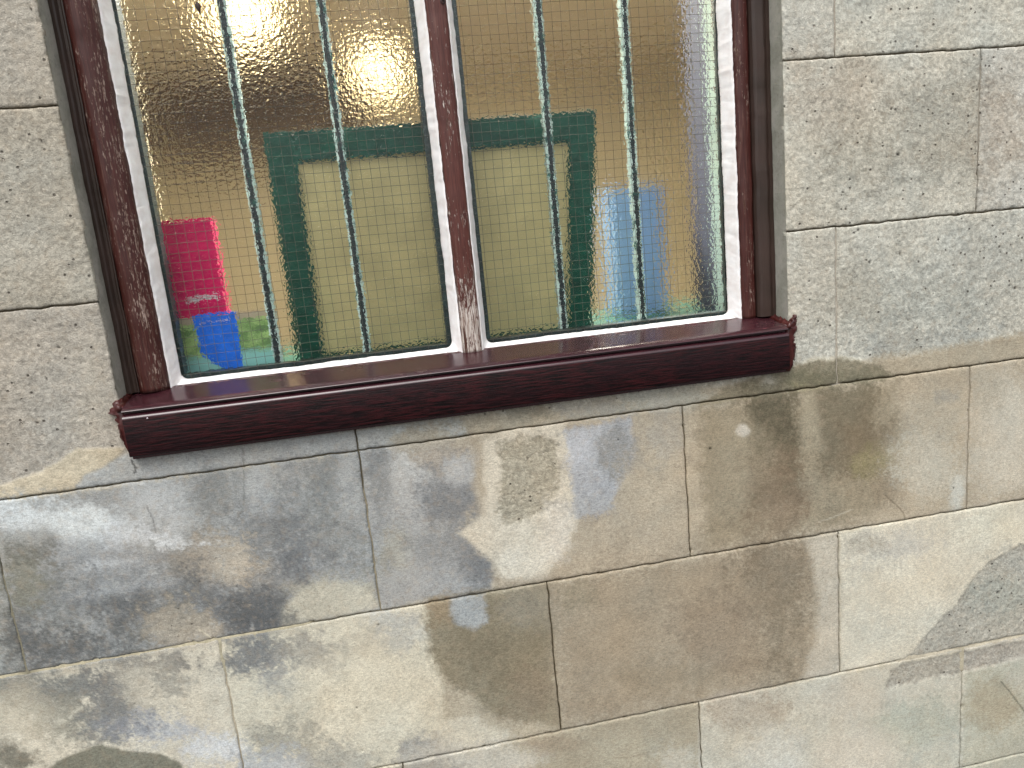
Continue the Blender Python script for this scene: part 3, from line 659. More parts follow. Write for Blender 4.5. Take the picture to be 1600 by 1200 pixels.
 ('p',[(-238,546),(-241,554),(-250,560),(-260,561),(-272,559),(-281,553),(-287,545),(-288,536),(-284,528),(-276,523),(-265,521),(-254,524),(-245,529),(-239,537)],(122,120,116),0.7,8,13.5,0.5,None),
 ('p',[(-135,557),(-141,568),(-154,576),(-172,577),(-192,573),(-208,564),(-218,552),(-221,540),(-215,529),(-202,522),(-184,520),(-165,524),(-148,532),(-137,544)],(152,146,136),0.75,12,18.0,0.6,0.4),
 ('p',[(-192,586),(-196,594),(-205,599),(-216,601),(-227,598),(-237,592),(-243,584),(-244,575),(-240,567),(-232,562),(-221,560),(-210,563),(-200,568),(-194,577)],(156,154,148),0.5,10,15.0,0.5,None),
 ('p',[(-2,528),(-7,534),(-18,537),(-32,538),(-48,534),(-62,529),(-72,521),(-74,514),(-70,507),(-59,504),(-45,504),(-29,507),(-15,512),(-5,520)],(170,168,162),0.7,8,8,0.4,None),
 ('p',[(-6,563),(-13,570),(-29,574),(-51,574),(-75,569),(-96,561),(-110,551),(-114,541),(-108,534),(-92,530),(-70,530),(-46,535),(-25,543),(-11,553)],(176,168,152),0.5,12,15.0,0.4,None),
 ('p',[(13,556),(8,564),(-3,569),(-18,570),(-34,567),(-48,560),(-57,551),(-60,542),(-55,534),(-44,529),(-29,528),(-13,531),(1,538),(10,547)],(168,166,160),0.5,10,15.0,0.4,None),
 ('p',[(-164,702),(-171,714),(-188,721),(-210,722),(-233,716),(-253,706),(-266,692),(-269,677),(-262,665),(-246,658),(-224,657),(-201,662),(-181,673),(-167,687)],(150,146,134),0.75,12,18.0,0.5,0.3),
 ('p',[(-186,728),(-193,739),(-209,745),(-231,745),(-255,739),(-275,729),(-288,716),(-291,704),(-284,693),(-268,688),(-247,687),(-223,693),(-203,703),(-190,716)],(150,154,160),0.8,10,15.0,0.5,None),
 ('p',[(-113,740),(-119,748),(-133,753),(-152,752),(-172,748),(-189,739),(-200,729),(-203,719),(-198,711),(-184,707),(-166,707),(-146,712),(-128,720),(-117,730)],(160,156,146),0.6,10,15.0,0.4,None),
 ('p',[(12,764),(6,779),(-7,790),(-24,792),(-43,788),(-58,777),(-68,762),(-70,745),(-64,730),(-52,720),(-34,717),(-16,721),(0,732),(10,748)],(140,138,134),0.85,6,9.0,0.35,None),
 ('p',[(20,750),(17,761),(10,770),(2,774),(-6,771),(-14,764),(-18,753),(-18,741),(-15,729),(-8,721),(0,717),(8,719),(15,726),(19,737)],(152,148,142),0.6,6,9.0,0.4,None),
 ('p',[(-26,642),(-36,663),(-62,676),(-96,678),(-132,670),(-163,653),(-182,631),(-187,608),(-176,588),(-152,575),(-118,572),(-83,579),(-52,596),(-31,618)],(198,189,168),0.5,20,15.0,0.2,None),
 ('p',[(12,500),(76,502),(187,507),(190,751),(161,740),(118,725),(79,699),(54,664),(28,639),(10,614),(0,574),(1,533)],(135,124,101),0.95,8,5,0.2,0.1),
 ('p',[(37,515),(93,515),(180,526),(182,709),(115,694),(79,654),(50,605),(30,570)],(126,113,89),0.65,16,8,0.25,None),
 ('p',[(188,548),(182,561),(171,570),(155,573),(138,569),(123,560),(113,548),(111,534),(116,521),(127,513),(143,510),(160,513),(175,522),(185,534)],(140,130,112),0.7,12,12.0,0.3,None),
 ('p',[(46,527),(44,536),(37,542),(28,545),(19,543),(12,538),(7,529),(6,519),(9,510),(16,503),(24,501),(33,502),(41,508),(46,517)],(150,128,98),0.6,8,9.0,0.3,None),
 ('p',[(190,688),(185,706),(172,719),(156,724),(138,720),(123,708),(114,691),(112,672),(117,654),(130,642),(146,637),(163,640),(178,652),(188,669)],(138,118,94),0.5,14,12.0,0.3,None),
 ('p',[(43,507),(92,508),(90,552),(69,562),(46,550),(39,528)],(146,148,150),0.85,4,3,0.3,None),
 ('p',[(6,697),(55,700),(77,724),(110,743),(99,754),(29,757),(1,745)],(194,186,168),0.7,5,5,0.3,None),
 ('p',[(187,509),(414,503),(591,504),(623,542),(627,689),(605,754),(412,754),(188,752)],(154,139,116),0.95,20,8,0.3,0.1),
 ('p',[(420,604),(409,630),(382,648),(343,653),(302,644),(266,624),(242,597),(236,568),(247,543),(273,526),(310,520),(351,528),(387,547),(412,574)],(158,141,116),0.6,24,18.0,0.3,None),
 ('p',[(612,573),(604,608),(585,634),(558,645),(529,639),(503,618),(486,586),(481,550),(489,516),(507,491),(534,480),(562,485),(588,505),(606,536)],(128,113,91),0.75,28,18.0,0.4,None),
 ('p',[(595,682),(591,717),(581,743),(567,756),(552,752),(539,734),(530,704),(528,669),(532,636),(542,611),(556,598),(571,601),(584,618),(592,647)],(128,115,93),0.6,26,18.0,0.35,None),
 ('p',[(515,655),(508,688),(488,712),(461,722),(432,716),(407,695),(391,664),(387,630),(394,598),(413,575),(439,566),(468,571),(493,590),(510,620)],(142,126,105),0.6,20,18.0,0.3,None),
 ('p',[(458,723),(449,733),(424,737),(389,735),(352,727),(318,714),(296,700),(288,687),(297,678),(321,673),(354,675),(392,683),(426,695),(450,709)],(150,134,108),0.5,14,15.0,0.3,None),
 ('p',[(254,540),(251,548),(243,554),(232,556),(221,554),(211,548),(205,540),(203,530),(206,522),(214,516),(224,514),(236,516),(246,522),(252,530)],(140,128,104),0.6,8,12.0,0.3,None),
 ('p',[(609,513),(663,509),(664,755),(600,755),(618,687),(632,622)],(184,174,156),0.85,9,7,0.3,None),
 ('p',[(665,508),(1002,507),(1101,505),(1118,768),(1014,761),(665,757)],(194,184,166),0.95,3,4,0.15,0.05),
 ('p',[(848,565),(840,575),(817,580),(784,580),(747,574),(715,563),(693,550),(685,537),(693,527),(715,521),(747,522),(783,528),(816,538),(839,552)],(178,172,164),0.6,14,15.0,0.4,None),
 ('p',[(738,540),(735,545),(726,549),(714,549),(701,547),(689,542),(681,536),(678,530),(681,525),(690,522),(701,521),(714,523),(726,528),(735,534)],(160,148,130),0.6,8,8,0.3,None),
 ('p',[(886,681),(880,700),(860,713),(830,716),(798,710),(770,695),(750,675),(743,654),(750,635),(769,623),(797,619),(829,625),(858,639),(879,659)],(190,184,170),0.4,20,15.0,0.3,None),
 ('p',[(1004,552),(999,566),(982,575),(958,577),(930,572),(906,562),(889,547),(882,531),(888,518),(904,509),(928,506),(955,510),(980,521),(998,536)],(196,186,164),0.5,16,12.0,0.3,None),
 ('p',[(1055,577),(1006,586),(945,606),(909,633),(880,674),(846,699),(815,726),(797,744),(776,759),(888,760),(1066,764)],(164,157,145),0.95,2,4,0.25,1.0),
 ('p',[(1023,683),(1018,698),(1000,707),(975,709),(947,704),(922,692),(905,676),(898,660),(904,646),(920,637),(945,634),(972,639),(998,651),(1016,666)],(148,150,140),0.6,14,15.0,0.4,None),
 ('p',[(1033,626),(1030,641),(1020,651),(1005,655),(988,652),(973,643),(962,628),(958,613),(961,598),(971,588),(985,584),(1002,586),(1017,596),(1028,610)],(164,160,150),0.7,10,15.0,0.5,None),
 ('p',[(-97,758),(190,756),(412,757),(405,947),(-110,863)],(158,146,124),0.95,3,4,0.2,0.1),
 ('p',[(155,804),(143,816),(111,820),(67,816),(19,804),(-22,788),(-50,770),(-58,753),(-46,742),(-16,737),(26,741),(74,752),(116,768),(145,787)],(184,178,166),0.8,10,12.0,0.4,None),
 ('p',[(24,801),(17,814),(0,821),(-24,822),(-50,816),(-71,804),(-86,789),(-89,773),(-82,761),(-65,753),(-42,752),(-17,758),(5,770),(20,785)],(142,138,132),0.7,10,12.0,0.4,None),
 ('p',[(353,839),(346,852),(328,860),(302,861),(273,854),(248,841),(232,825),(227,809),(234,796),(252,788),(278,787),(306,794),(331,806),(348,822)],(166,158,138),0.6,14,12.0,0.3,None),
 ('p',[(229,787),(223,792),(209,794),(188,793),(166,788),(146,780),(132,771),(128,764),(134,758),(148,756),(168,757),(190,762),(211,770),(224,779)],(150,132,110),0.6,8,8,0.3,None),
 ('p',[(407,863),(403,878),(393,888),(380,892),(365,888),(353,878),(344,864),(342,848),(346,834),(356,824),(369,820),(384,823),(396,833),(405,847)],(184,178,164),0.6,10,12.0,0.4,None),
 ('p',[(415,755),(664,759),(1014,764),(1118,768),(1144,1188),(403,996)],(184,176,160),0.95,3,4,0.2,0.1),
 ('p',[(567,805),(560,819),(541,827),(513,827),(484,821),(457,808),(439,792),(433,775),(441,762),(459,754),(486,753),(516,759),(542,772),(561,788)],(170,156,138),0.75,12,15.0,0.4,None),
 ('p',[(600,896),(594,916),(577,930),(554,934),(528,927),(505,912),(490,892),(485,870),(492,850),(508,838),(531,834),(556,839),(579,854),(595,874)],(188,184,174),0.6,14,12.0,0.4,None),
 ('p',[(743,825),(737,840),(721,849),(697,850),(670,845),(647,832),(631,816),(625,800),(631,785),(647,776),(671,775),(697,780),(721,792),(737,808)],(188,176,160),0.5,14,12.0,0.3,None),
 ('p',[(905,904),(897,924),(872,936),(837,938),(798,929),(764,911),(740,889),(731,865),(740,846),(763,834),(797,832),(836,840),(871,858),(896,880)],(166,165,150),0.85,16,15.0,0.3,None),
 ('p',[(946,978),(939,993),(917,1001),(886,1001),(852,993),(822,978),(800,960),(793,942),(800,927),(821,919),(851,918),(884,926),(916,940),(938,959)],(172,172,160),0.7,14,12.0,0.3,None),
 ('p',[(768,936),(761,956),(740,969),(711,972),(679,964),(650,947),(630,925),(624,902),(631,882),(651,870),(679,867),(711,874),(740,890),(761,912)],(194,182,166),0.6,16,12.0,0.3,None),
 ('p',[(748,806),(757,772),(781,762),(1014,768),(1118,774),(1120,800),(1016,796),(965,803),(902,804),(828,803),(791,803)],(160,152,139),0.95,2,4,0.25,1.0),
 ('p',[(895,803),(1120,806),(1144,1188),(901,1125)],(166,163,144),0.8,5,5,0.2,None),
 ('p',[(1007,889),(1003,910),(989,925),(968,930),(945,925),(924,910),(910,889),(904,866),(908,846),(922,832),(942,826),(965,831),(986,845),(1001,866)],(158,146,120),0.7,14,15.0,0.3,None),
 ('p',[(1057,849),(1054,859),(1043,866),(1028,868),(1010,864),(994,856),(983,844),(979,833),(982,823),(993,816),(1008,815),(1025,818),(1041,826),(1053,837)],(178,172,156),0.6,10,12.0,0.3,None),
 ('l',[(-209,240),(-210,267),(-220,320),(-236,347)],(104,104,98),0.6,1.0,0,0,None),
 ('l',[(-340,302),(-336,315),(-334,338)],(100,100,96),0.6,1.0,0,0,None),
 ('l',[(-346,236),(-347,253)],(60,58,54),0.8,1.3,0,0,None),
 ('l',[(745,458),(762,475),(776,492),(781,506)],(112,100,80),0.7,1.0,0,0,None),
 ('l',[(971,837),(993,867),(1021,907)],(96,94,76),0.7,1.4,0,0,None),
 ('l',[(630,484),(686,472)],(190,180,160),0.5,1.0,0,0,None),
 ('l',[(270,822),(295,828),(322,826)],(130,118,98),0.5,1.0,0,0,None),
 ('l',[(-307,486),(-289,509)],(190,178,150),0.7,1.0,0,0,None),
]
POINTING = [
 ([(668,-311),(665,-220)],(170,163,150),0.002),
 ([(664,40),(662,286)],(172,165,152),0.0022),
 ([(901,-173),(899,-65)],(150,144,132),0.0012),
 ([(-625,510),(-563,511),(-281,511),(-163,506)],(192,184,158),0.0031),
 ([(773,757),(1118,763)],(200,192,172),0.0031),
 ([(-281,511),(-282,552)],(176,170,148),0.0031),
 ([(-283,562),(-288,741)],(176,167,148),0.0026),
 ([(-527,367),(-527,506)],(136,132,114),0.0022),
 ([(-59,327),(-59,503)],(150,142,122),0.0018),
 ([(891,760),(894,797)],(190,182,160),0.0031),
]
PITS = [(723,-168,2),(765,-65,2.3),(769,79,2),(700,38,2),(719,87,2),(943,94,1.8),(971,152,2),(453,338,2.2),(311,304,1.2),(-113,650,1.2),(-114,720,1.2),(-357,-311,1.8),(-376,-166,1.6),(-405,81,1.6),(-426,44,1.5),(-427,118,1.6),(-449,172,1.8),(701,-119,1.4),(754,-131,1.3),(960,667,2.4),(-66,527,1.5),(175,312,1.4),(214,326,1.4),(869,466,1.2),(752,-219,1.3),(680,-215,1.2),(676,-19,1.3),(873,181,1.3),(784,181,1.3)]

OPEN = (-0.3490, 0.5855, -0.665, 0.222)         # window opening: x0, x1, top, bottom (below the sill top)
VIEW = (-0.66, 1.10, -0.37, 1.06)               # the stretch of wall worth fine relief


def poly_sd(x, y, pts):
    """signed distance (mm) to a polygon, negative inside"""
    n = len(pts)
    d2 = np.full(x.shape, 1e12)
    s = np.zeros(x.shape, dtype=bool)
    for i in range(n):
        ax, ay = pts[i]
        bx, by = pts[(i + 1) % n]
        ex, ey = bx - ax, by - ay
        wx, wy = x - ax, y - ay
        t = np.clip((wx * ex + wy * ey) / max(ex * ex + ey * ey, 1e-9), 0, 1)
        d2 = np.minimum(d2, (wx - ex * t) ** 2 + (wy - ey * t) ** 2)
        if ay != by:
            c = (ay <= y) != (by <= y)
            s ^= c & (x < ax + (y - ay) / (by - ay) * ex)
    return np.where(s, -1, 1) * np.sqrt(d2)


def line_d(x, y, pts):
    d2 = np.full(x.shape, 1e12)
    for (ax, ay), (bx, by) in zip(pts[:-1], pts[1:]):
        ex, ey = bx - ax, by - ay
        t = np.clip(((x - ax) * ex + (y - ay) * ey) / max(ex * ex + ey * ey, 1e-9), 0, 1)
        d2 = np.minimum(d2, (x - ax - ex * t) ** 2 + (y - ay - ey * t) ** 2)
    return np.sqrt(d2)


def survey(xm, ym):
    """colour (linear) and coarseness of the wall face at metres xm, ym"""
    x, y = xm * 1000.0, ym * 1000.0
    up = ym < 0.262
    side = sstep(-100, 400, x)[:, None]
    top = lin((165, 156, 142))[None, :] * (1 - side) + lin((185, 180, 167))[None, :] * side
    col = np.where(up[:, None], top, lin((168, 156, 135))[None, :])
    ro = np.where(up, 1.0, 0.15)
    w1 = fbm(x, y, 46, 3, 11)
    w2 = fbm(x, y, 13, 3, 23)
    wb = fbm(x, y, 75, 4, 19)
    w3 = fbm(x, y, 5, 2, 31)
    fine = fbm(x, y, 7, 3, 41)
    big = fbm(x, y, 22, 3, 57)
    grain = fbm(x, y, 2.4, 1, 63) * 0.6 + _hash(np.round(x * 2), np.round(y * 2), 5) * 0.8 - 0.4
    for k, (kind, pts, c, o, s, w, b, r) in enumerate(STAINS):
        px = [p[0] for p in pts]
        py = [p[1] for p in pts]
        mg = 30 + s * 2 + w * 2
        sel = (x > min(px) - mg) & (x < max(px) + mg) & (y > min(py) - mg) & (y < max(py) + mg)
        if not sel.any():
            continue
        idx = np.nonzero(sel)[0]
        if kind == 'l':
            d = line_d(x[idx] + w2[idx] * 2, y[idx] + w1[idx] * 2, pts)
            m = (1 - sstep(s * 0.5, s * 1.6, d)) * o
        else:
            d = poly_sd(x[idx], y[idx], pts)
            sg = 1 if k % 2 else -1
            S = s * 1.15 + 1.2
            if len(pts) == 14:         # rounded blots: uneven outline, feathered edge
                S = S * 1.35
                d = d + w * (0.75 * wb[idx] * sg + 0.35 * w2[idx])
            d = d + w * (0.5 * w1[idx] * sg + 0.4 * w2[idx] + 0.2 * w3[idx])
            d = d + S * (b * (0.9 * fine[idx] + 0.6 * big[idx]) + (0.15 + 0.9 * b) * grain[idx])
            m = 1 - sstep(-S, S, d)
            m = m * min(1.0, o * 1.15) * (1 - b * 0.22 * sstep(-0.2, 0.9, fine[idx] * 0.8 + grain[idx] * 0.5))
        cl = lin(c)
        col[idx] = col[idx] * (1 - m[:, None]) + cl[None, :] * m[:, None]
        if r is not None:
            ro[idx] = ro[idx] * (1 - m) + r * m
    lum = (col @ np.array([0.25, 0.6, 0.15]))[:, None]
    col = col * 0.78 + lum * 0.22
    col = col * np.where(ym < 0.235, 1.06, 1.12)[:, None]
    cool = np.clip(1 - (col[:, 0] / col[:, 2] - 1) * 5, 0, 1)
    col = col * (1 + 0.13 * cool)[:, None]
    lum = (col @ np.array([0.27, 0.6, 0.13]))[:, None]
    mixc = (0.55 * cool)[:, None]
    col = col * (1 - mixc) + lum * np.array([[1.005, 1.0, 0.985]]) * mixc
    col[:, 1] *= 1.014
    col[:, 0] *= 0.988
    lum = (col @ np.array([0.27, 0.6, 0.13]))[:, None]
    col = col * np.where((ym > 0.235)[:, None], (lum / 0.46) ** 0.05, 0.985)
    tone = 1 + 0.055 * w1 + 0.05 * big + 0.04 * w2 + (0.05 + 0.08 * ro) * w3 + 0.05 * grain
    col = col * tone[:, None]
    dirt = cool * (ym > 0.235)
    streak = fbm(x, y / 5.0, 9, 3, 83)
    tone = tone * (1 + dirt * (0.17 * fine + 0.13 * w3 + 0.10 * streak + 0.10 * grain))
    lich = sstep(0.55, 0.95, fbm(x, y, 10, 3, 87) + 0.45 * w1) * dirt
    tone = tone * (1 - 0.22 * lich)
    efflo = sstep(0.75, 1.1, fbm(x, y, 6, 3, 89) + 0.4 * fbm(x, y, 60, 2, 90)) * dirt * 0.55
    tone = tone * (1 + 0.5 * efflo)
    tone = tone * (1 + (1 - dirt) * (ym > 0.262) * 0.05 * streak)
    warm = fbm(x, y, 70, 3, 77) * 0.03
    col[:, 0] *= 1 + warm
    col[:, 2] *= 1 - warm
    pit = np.zeros(x.shape)
    for (qx, qy, r) in PITS:
        pit = np.maximum(pit, 1 - sstep(r * 0.6, r * 1.25, np.hypot((x - qx) * (1 + 0.3 * math.sin(qx)), y - qy)))
    col = col * (1 - 0.75 * pit[:, None])
    return np.clip(col, 0.01, 0.9), np.clip(ro, 0, 1), pit


def build_quads(name, verts, quads, mat, parent, attrs=None, smooth=True):
    me = bpy.data.meshes.new(name)
    nv, nq = len(verts), len(quads)
    me.vertices.add(nv)
    me.vertices.foreach_set('co', np.ascontiguousarray(verts, dtype=np.float32).ravel())
    me.loops.add(nq * 4)
    me.loops.foreach_set('vertex_index', np.ascontiguousarray(quads, dtype=np.int32).ravel())
    me.polygons.add(nq)
    me.polygons.foreach_set('loop_start', np.arange(nq, dtype=np.int32) * 4)
    me.polygons.foreach_set('loop_total', np.full(nq, 4, dtype=np.int32))
    me.update(calc_edges=True)
    me.polygons.foreach_set('use_smooth', np.full(nq, smooth))
    for an, arr in (attrs or {}).items():
        if arr.ndim == 2:
            at = me.attributes.new(an, 'FLOAT_COLOR', 'POINT')
            at.data.foreach_set('color', np.concatenate([arr, np.ones((len(arr), 1))], 1).astype(np.float32).ravel())
        else:
            at = me.attributes.new(an, 'FLOAT', 'POINT')
            at.data.foreach_set('value', arr.astype(np.float32))
    me.materials.append(mat)
    return link(name, me, parent)


def grid_piece(name, x0, x1, y0, y1, parent, mat, step, opening, kind):
    """one face of the wall: a block (kind 'block') or the mortar sheet behind the joints"""
    nx = max(2, int(round((x1 - x0) / step)) + 1)
    ny = max(2, int(round((y1 - y0) / step)) + 1)
    gx, gy = np.meshgrid(np.linspace(x0, x1, nx), np.linspace(y0, y1, ny))
    X, Y = gx.ravel(), gy.ravel()
    ii, jj = np.meshgrid(np.arange(nx - 1), np.arange(ny - 1))
    a = (jj * nx + ii).ravel()
    quads = np.stack([a, a + nx, a + nx + 1, a + 1], 1)
    cx, cy = X[quads].mean(1), Y[quads].mean(1)
    if opening is not None:
        ox0, ox1, oy0, oy1 = opening
        quads = quads[~((cx > ox0) & (cx < ox1) & (cy > oy0) & (cy < oy1))]
        if len(quads) == 0:
            return None
        inx, iny = (X > ox0 - step) & (X < ox1 + step), (Y > oy0 - step) & (Y < oy1 + step)
        for lo in (ox0, ox1):      # pull the cut edge onto the opening's edge
            near = iny & (np.abs(X - lo) < step * 0.51)
            X = np.where(near, lo, X)
        for lo in (oy0, oy1):
            near = inx & (np.abs(Y - lo) < step * 0.51)
            Y = np.where(near, lo, Y)
        used = np.unique(quads)
        remap = np.full(len(X), -1)
        remap[used] = np.arange(len(used))
        quads = remap[quads]
        X, Y = X[used], Y[used]
    col, ro, pit = survey(X, Y)
    xm, ym = X * 1000, Y * 1000
    if kind == 'block':
        br = random.Random(int(x0 * 1000) * 31 + int(y0 * 1000))
        col = col * np.array([[1 + br.uniform(-0.035, 0.035) + k_ for k_ in (br.uniform(-0.01, 0.01), 0.0, br.uniform(-0.015, 0.015))]]).mean() * np.array([[1 + br.uniform(-0.012, 0.012), 1.0, 1 + br.uniform(-0.02, 0.02)]])
        d = np.minimum(np.minimum(X - x0, x1 - X), np.minimum(Y - y0, y1 - Y)) * 1000
        fall = np.exp(-d / 5.0)
        Xd = X + 0.0010 * fall * fbm(xm, ym, 16, 3, 91)
        Yd = Y + 0.0010 * fall * fbm(xm, ym, 16, 3, 95)
        chip = sstep(0.62, 0.95, fbm(xm, ym, 9, 3, 99)) * np.exp(-d / 2.6)
        Z = 0.0011 * np.exp(-d / 1.3) + 0.0022 * chip
        Z = Z + ro * (0.00045 * fbm(xm, ym, 4.5, 2, 101) + 0.0003 * fbm(xm, ym, 11, 2, 103)) + 0.0004 * fbm(xm, ym, 90, 2, 105)
        Z = Z + ro * 0.0012 - 0.0006 + pit * 0.0022
        if opening is not None:
            e = np.minimum(np.abs(X - opening[0]), np.abs(X - opening[1])) * 1000
            iny = (Y < opening[3] + 0.002)
            Z = Z + np.where(iny, 0.0012 * np.exp(-e / 2.0), 0)
            Xd = Xd + np.where(iny, 0.0009 * np.exp(-e / 4.0) * fbm(xm, ym, 14, 3, 111), 0)
    else:
        Xd, Yd = X, Y
        base = np.tile(lin((84, 76, 58))[None, :], (len(X), 1))
        base[X < 0.0] = lin((104, 97, 80))
        base[Y < 0.25] = lin((92, 84, 72))
        Z = np.full(len(X), 0.0036)
        for pts, c, dz in POINTING:
            m = 1 - sstep(5, 9, line_d(xm, ym, pts))
            base = base * (1 - m[:, None]) + lin(c)[None, :] * m[:, None]
            Z = np.minimum(Z, 0.0036 - dz * m)
        col = base * (1 + 0.12 * fbm(xm, ym, 12, 2, 121))[:, None]
    V = np.stack([Xd, Z, EYE - Yd], 1)
    n0 = len(V)
    if kind == 'block':
        # skirt back to the mortar
        e = np.concatenate([quads[:, [0, 1]], quads[:, [1, 2]], quads[:, [2, 3]], quads[:, [3, 0]]])
        key = np.sort(e, 1)
        key = key[:, 0].astype(np.int64) * (n0 + 1) + key[:, 1]
        u, inv, cnt = np.unique(key, return_inverse=True, return_counts=True)
        be = e[cnt[inv] == 1]
        bv = np.unique(be)
        mp = np.full(n0, -1)
        mp[bv] = n0 + np.arange(len(bv))
        V2 = V[bv].copy()
        V2[:, 1] = 0.008
        V = np.concatenate([V, V2])
        quads = np.concatenate([quads, np.stack([be[:, 1], be[:, 0], mp[be[:, 0]], mp[be[:, 1]]], 1)])
        col = np.concatenate([col, col[bv] * 0.9])
        ro = np.concatenate([ro, ro[bv]])
    return build_quads(name, V, quads, mat, parent, {'stain': col, 'coarse': ro})


wall = thing('rendered_wall', 'weathered grey cement-rendered wall scored into large blocks with damp stains', 'wall', (0.2, EYE, 0.0))
ROWS = [-0.90, -0.665, -0.435, -0.2040, 0.0300, 0.2662, 0.5062, 0.7562, 0.9920, 1.228, 1.49]
JOINTS = [
    [-1.48, -1.00, -0.529, -0.0593, 0.413, 0.897, 1.375, 1.85],
    [-1.48, -0.755, 0.6655, 1.14, 1.85],
    [-1.48, -1.00, -0.3489, 0.5854, 0.8988, 1.375, 1.85],
    [-1.48, -0.755, 0.6655, 1.14, 1.85],
    [-1.48, -1.00, -0.545, 0.8988, 1.375, 1.85],
    [-1.48, -0.770, -0.0593, 0.6635, 1.14, 1.85],
    [-1.48, -1.00, -0.529, -0.0593, 0.4131, 0.8948, 1.375, 1.85],
    [-1.48, -0.755, -0.2828, 0.1865, 0.6635, 1.14, 1.85],
    [-1.48, -1.00, -0.529, -0.0593, 0.4145, 0.8948, 1.375, 1.85],
    [-1.48, -0.755, -0.2828, 0.1865, 0.6635, 1.14, 1.85],
    [-1.48, -1.00, -0.529, -0.0593, 0.4145, 0.8948, 1.375, 1.85],
]
JOINTS = JOINTS[1:]
GAP = 0.0011
for r in range(len(ROWS) - 1):
    js = JOINTS[r]
    y0, y1 = ROWS[r] + GAP, ROWS[r + 1] - GAP
    for x0, x1 in zip(js[:-1], js[1:]):
        if x0 > OPEN[0] - 0.01 and x1 < OPEN[1] + 0.01 and y1 < OPEN[3]:
            continue
        seen = x1 > VIEW[0] and x0 < VIEW[1] and y1 > VIEW[2] and y0 < VIEW[3]
        st = 0.0019 if seen else 0.012
        cut = OPEN if (x0 < OPEN[1] and x1 > OPEN[0] and y0 < OPEN[3] and y1 > OPEN[2]) else None
        if cut is not None and x0 < OPEN[0] and x1 > OPEN[1] and y1 < 0.2:      # a course split by the window
            grid_piece('stone_block', x0 + GAP, OPEN[0], y0, y1, wall, M_RENDER, st, None, 'block')
            grid_piece('stone_block', OPEN[1], x1 - GAP, y0, y1, wall, M_RENDER, st, None, 'block')
        else:
            grid_piece('stone_block', x0 + GAP, x1 - GAP, y0, y1, wall, M_RENDER, st, cut, 'block')
grid_piece('mortar_bed', -1.48, 1.85, -0.90, 1.49, wall, M_MORTAR, 0.006, (OPEN[0] - 0.003, OPEN[1] + 0.003, OPEN[2], OPEN[3] + 0.003), 'mortar')
v, f = join_vf([box_vf(-1.48, OPEN[0] - 0.02, -0.90, 1.49, 0.009, 0.19), box_vf(OPEN[1] + 0.02, 1.85, -0.90, 1.49, 0.009, 0.19),
                box_vf(OPEN[0] - 0.0195, OPEN[1] + 0.0195, -0.90, OPEN[2] - 0.001, 0.0092, 0.1898), box_vf(OPEN[0] - 0.0195, OPEN[1] + 0.0195, OPEN[3] + 0.004, 1.49, 0.0092, 0.1898)])
mesh('wall_core', v, f, M_REVEAL, wall)


def reveal_side(xin, xout):
    n = 60
    V, F = [], []
    for i in range(n + 1):
        yy = OPEN[2] + (0.235 - OPEN[2]) * i / n
        for j, zz in enumerate((0.0015, 0.012, 0.024, 0.04, 0.06, 0.10)):
            k = float(fbm(np.array([yy * 1000]), np.array([zz * 1000]), 25, 3, 131)[0]) * 0.0008
            V.append((xin + (k if j else 0), yy, zz))
    for i in range(n):
        for j in range(5):
            F.append((i * 6 + j, i * 6 + j + 1, i * 6 + j + 7, i * 6 + j + 6))
    k = len(V)
    v, f = box_vf(min(xin, xout) + (0.002 if xin < xout else 0), max(xin, xout) - (0 if xin < xout else 0.002), OPEN[2], 0.235, 0.0095, 0.12)
    V += v
    F += [tuple(i + k for i in q) for q in f]
    return mesh('window_reveal', V, F, M_REVEAL, wall, True)


reveal_side(OPEN[0] + 0.0004, OPEN[0] - 0.019)
reveal_side(OPEN[1] - 0.0004, OPEN[1] + 0.019)

# pavement outside
pv = mesh('pavement', [(-120, EYE, -120), (120, EYE, -120), (120, EYE, 120), (-120, EYE, 120)], [(0, 1, 2, 3)], M_PAVE)
pv['kind'] = 'structure'

# ------------------------------------------------------------------ the window
win = thing('window', 'old two-pane window of wired glass in a peeling red-brown frame', 'window', (0.118, 0.158, 0.06))
TOP = -0.62
# outer frame, dark brown gloss with a groove
extrude_profile('outer_frame', [(-0.3525, 0.115), (-0.3525, 0.0345), (-0.3445, 0.0335), (-0.3425, 0.0350), (-0.3400, 0.0385), (-0.3370, 0.0385), (-0.3350, 0.0365), (-0.3335, 0.0365), (-0.3335, 0.115)],
                'y', OPEN[2], 0.1545, 0.006, M_BROWN, win, 0.0005, 3)
extrude_profile('outer_frame', [(0.5885, 0.115), (0.5885, 0.0345), (0.5800, 0.0335), (0.5785, 0.0365), (0.5765, 0.0365), (0.5750, 0.0335), (0.5640, 0.0345), (0.5605, 0.0375), (0.5585, 0.0425), (0.5585, 0.115)],
                'y', OPEN[2], 0.1545, 0.006, M_BROWN, win, 0.0005, 4)
box('outer_frame', -0.333, 0.558, OPEN[2], -0.640, 0.036, 0.115, M_BROWN, win, 0.002)
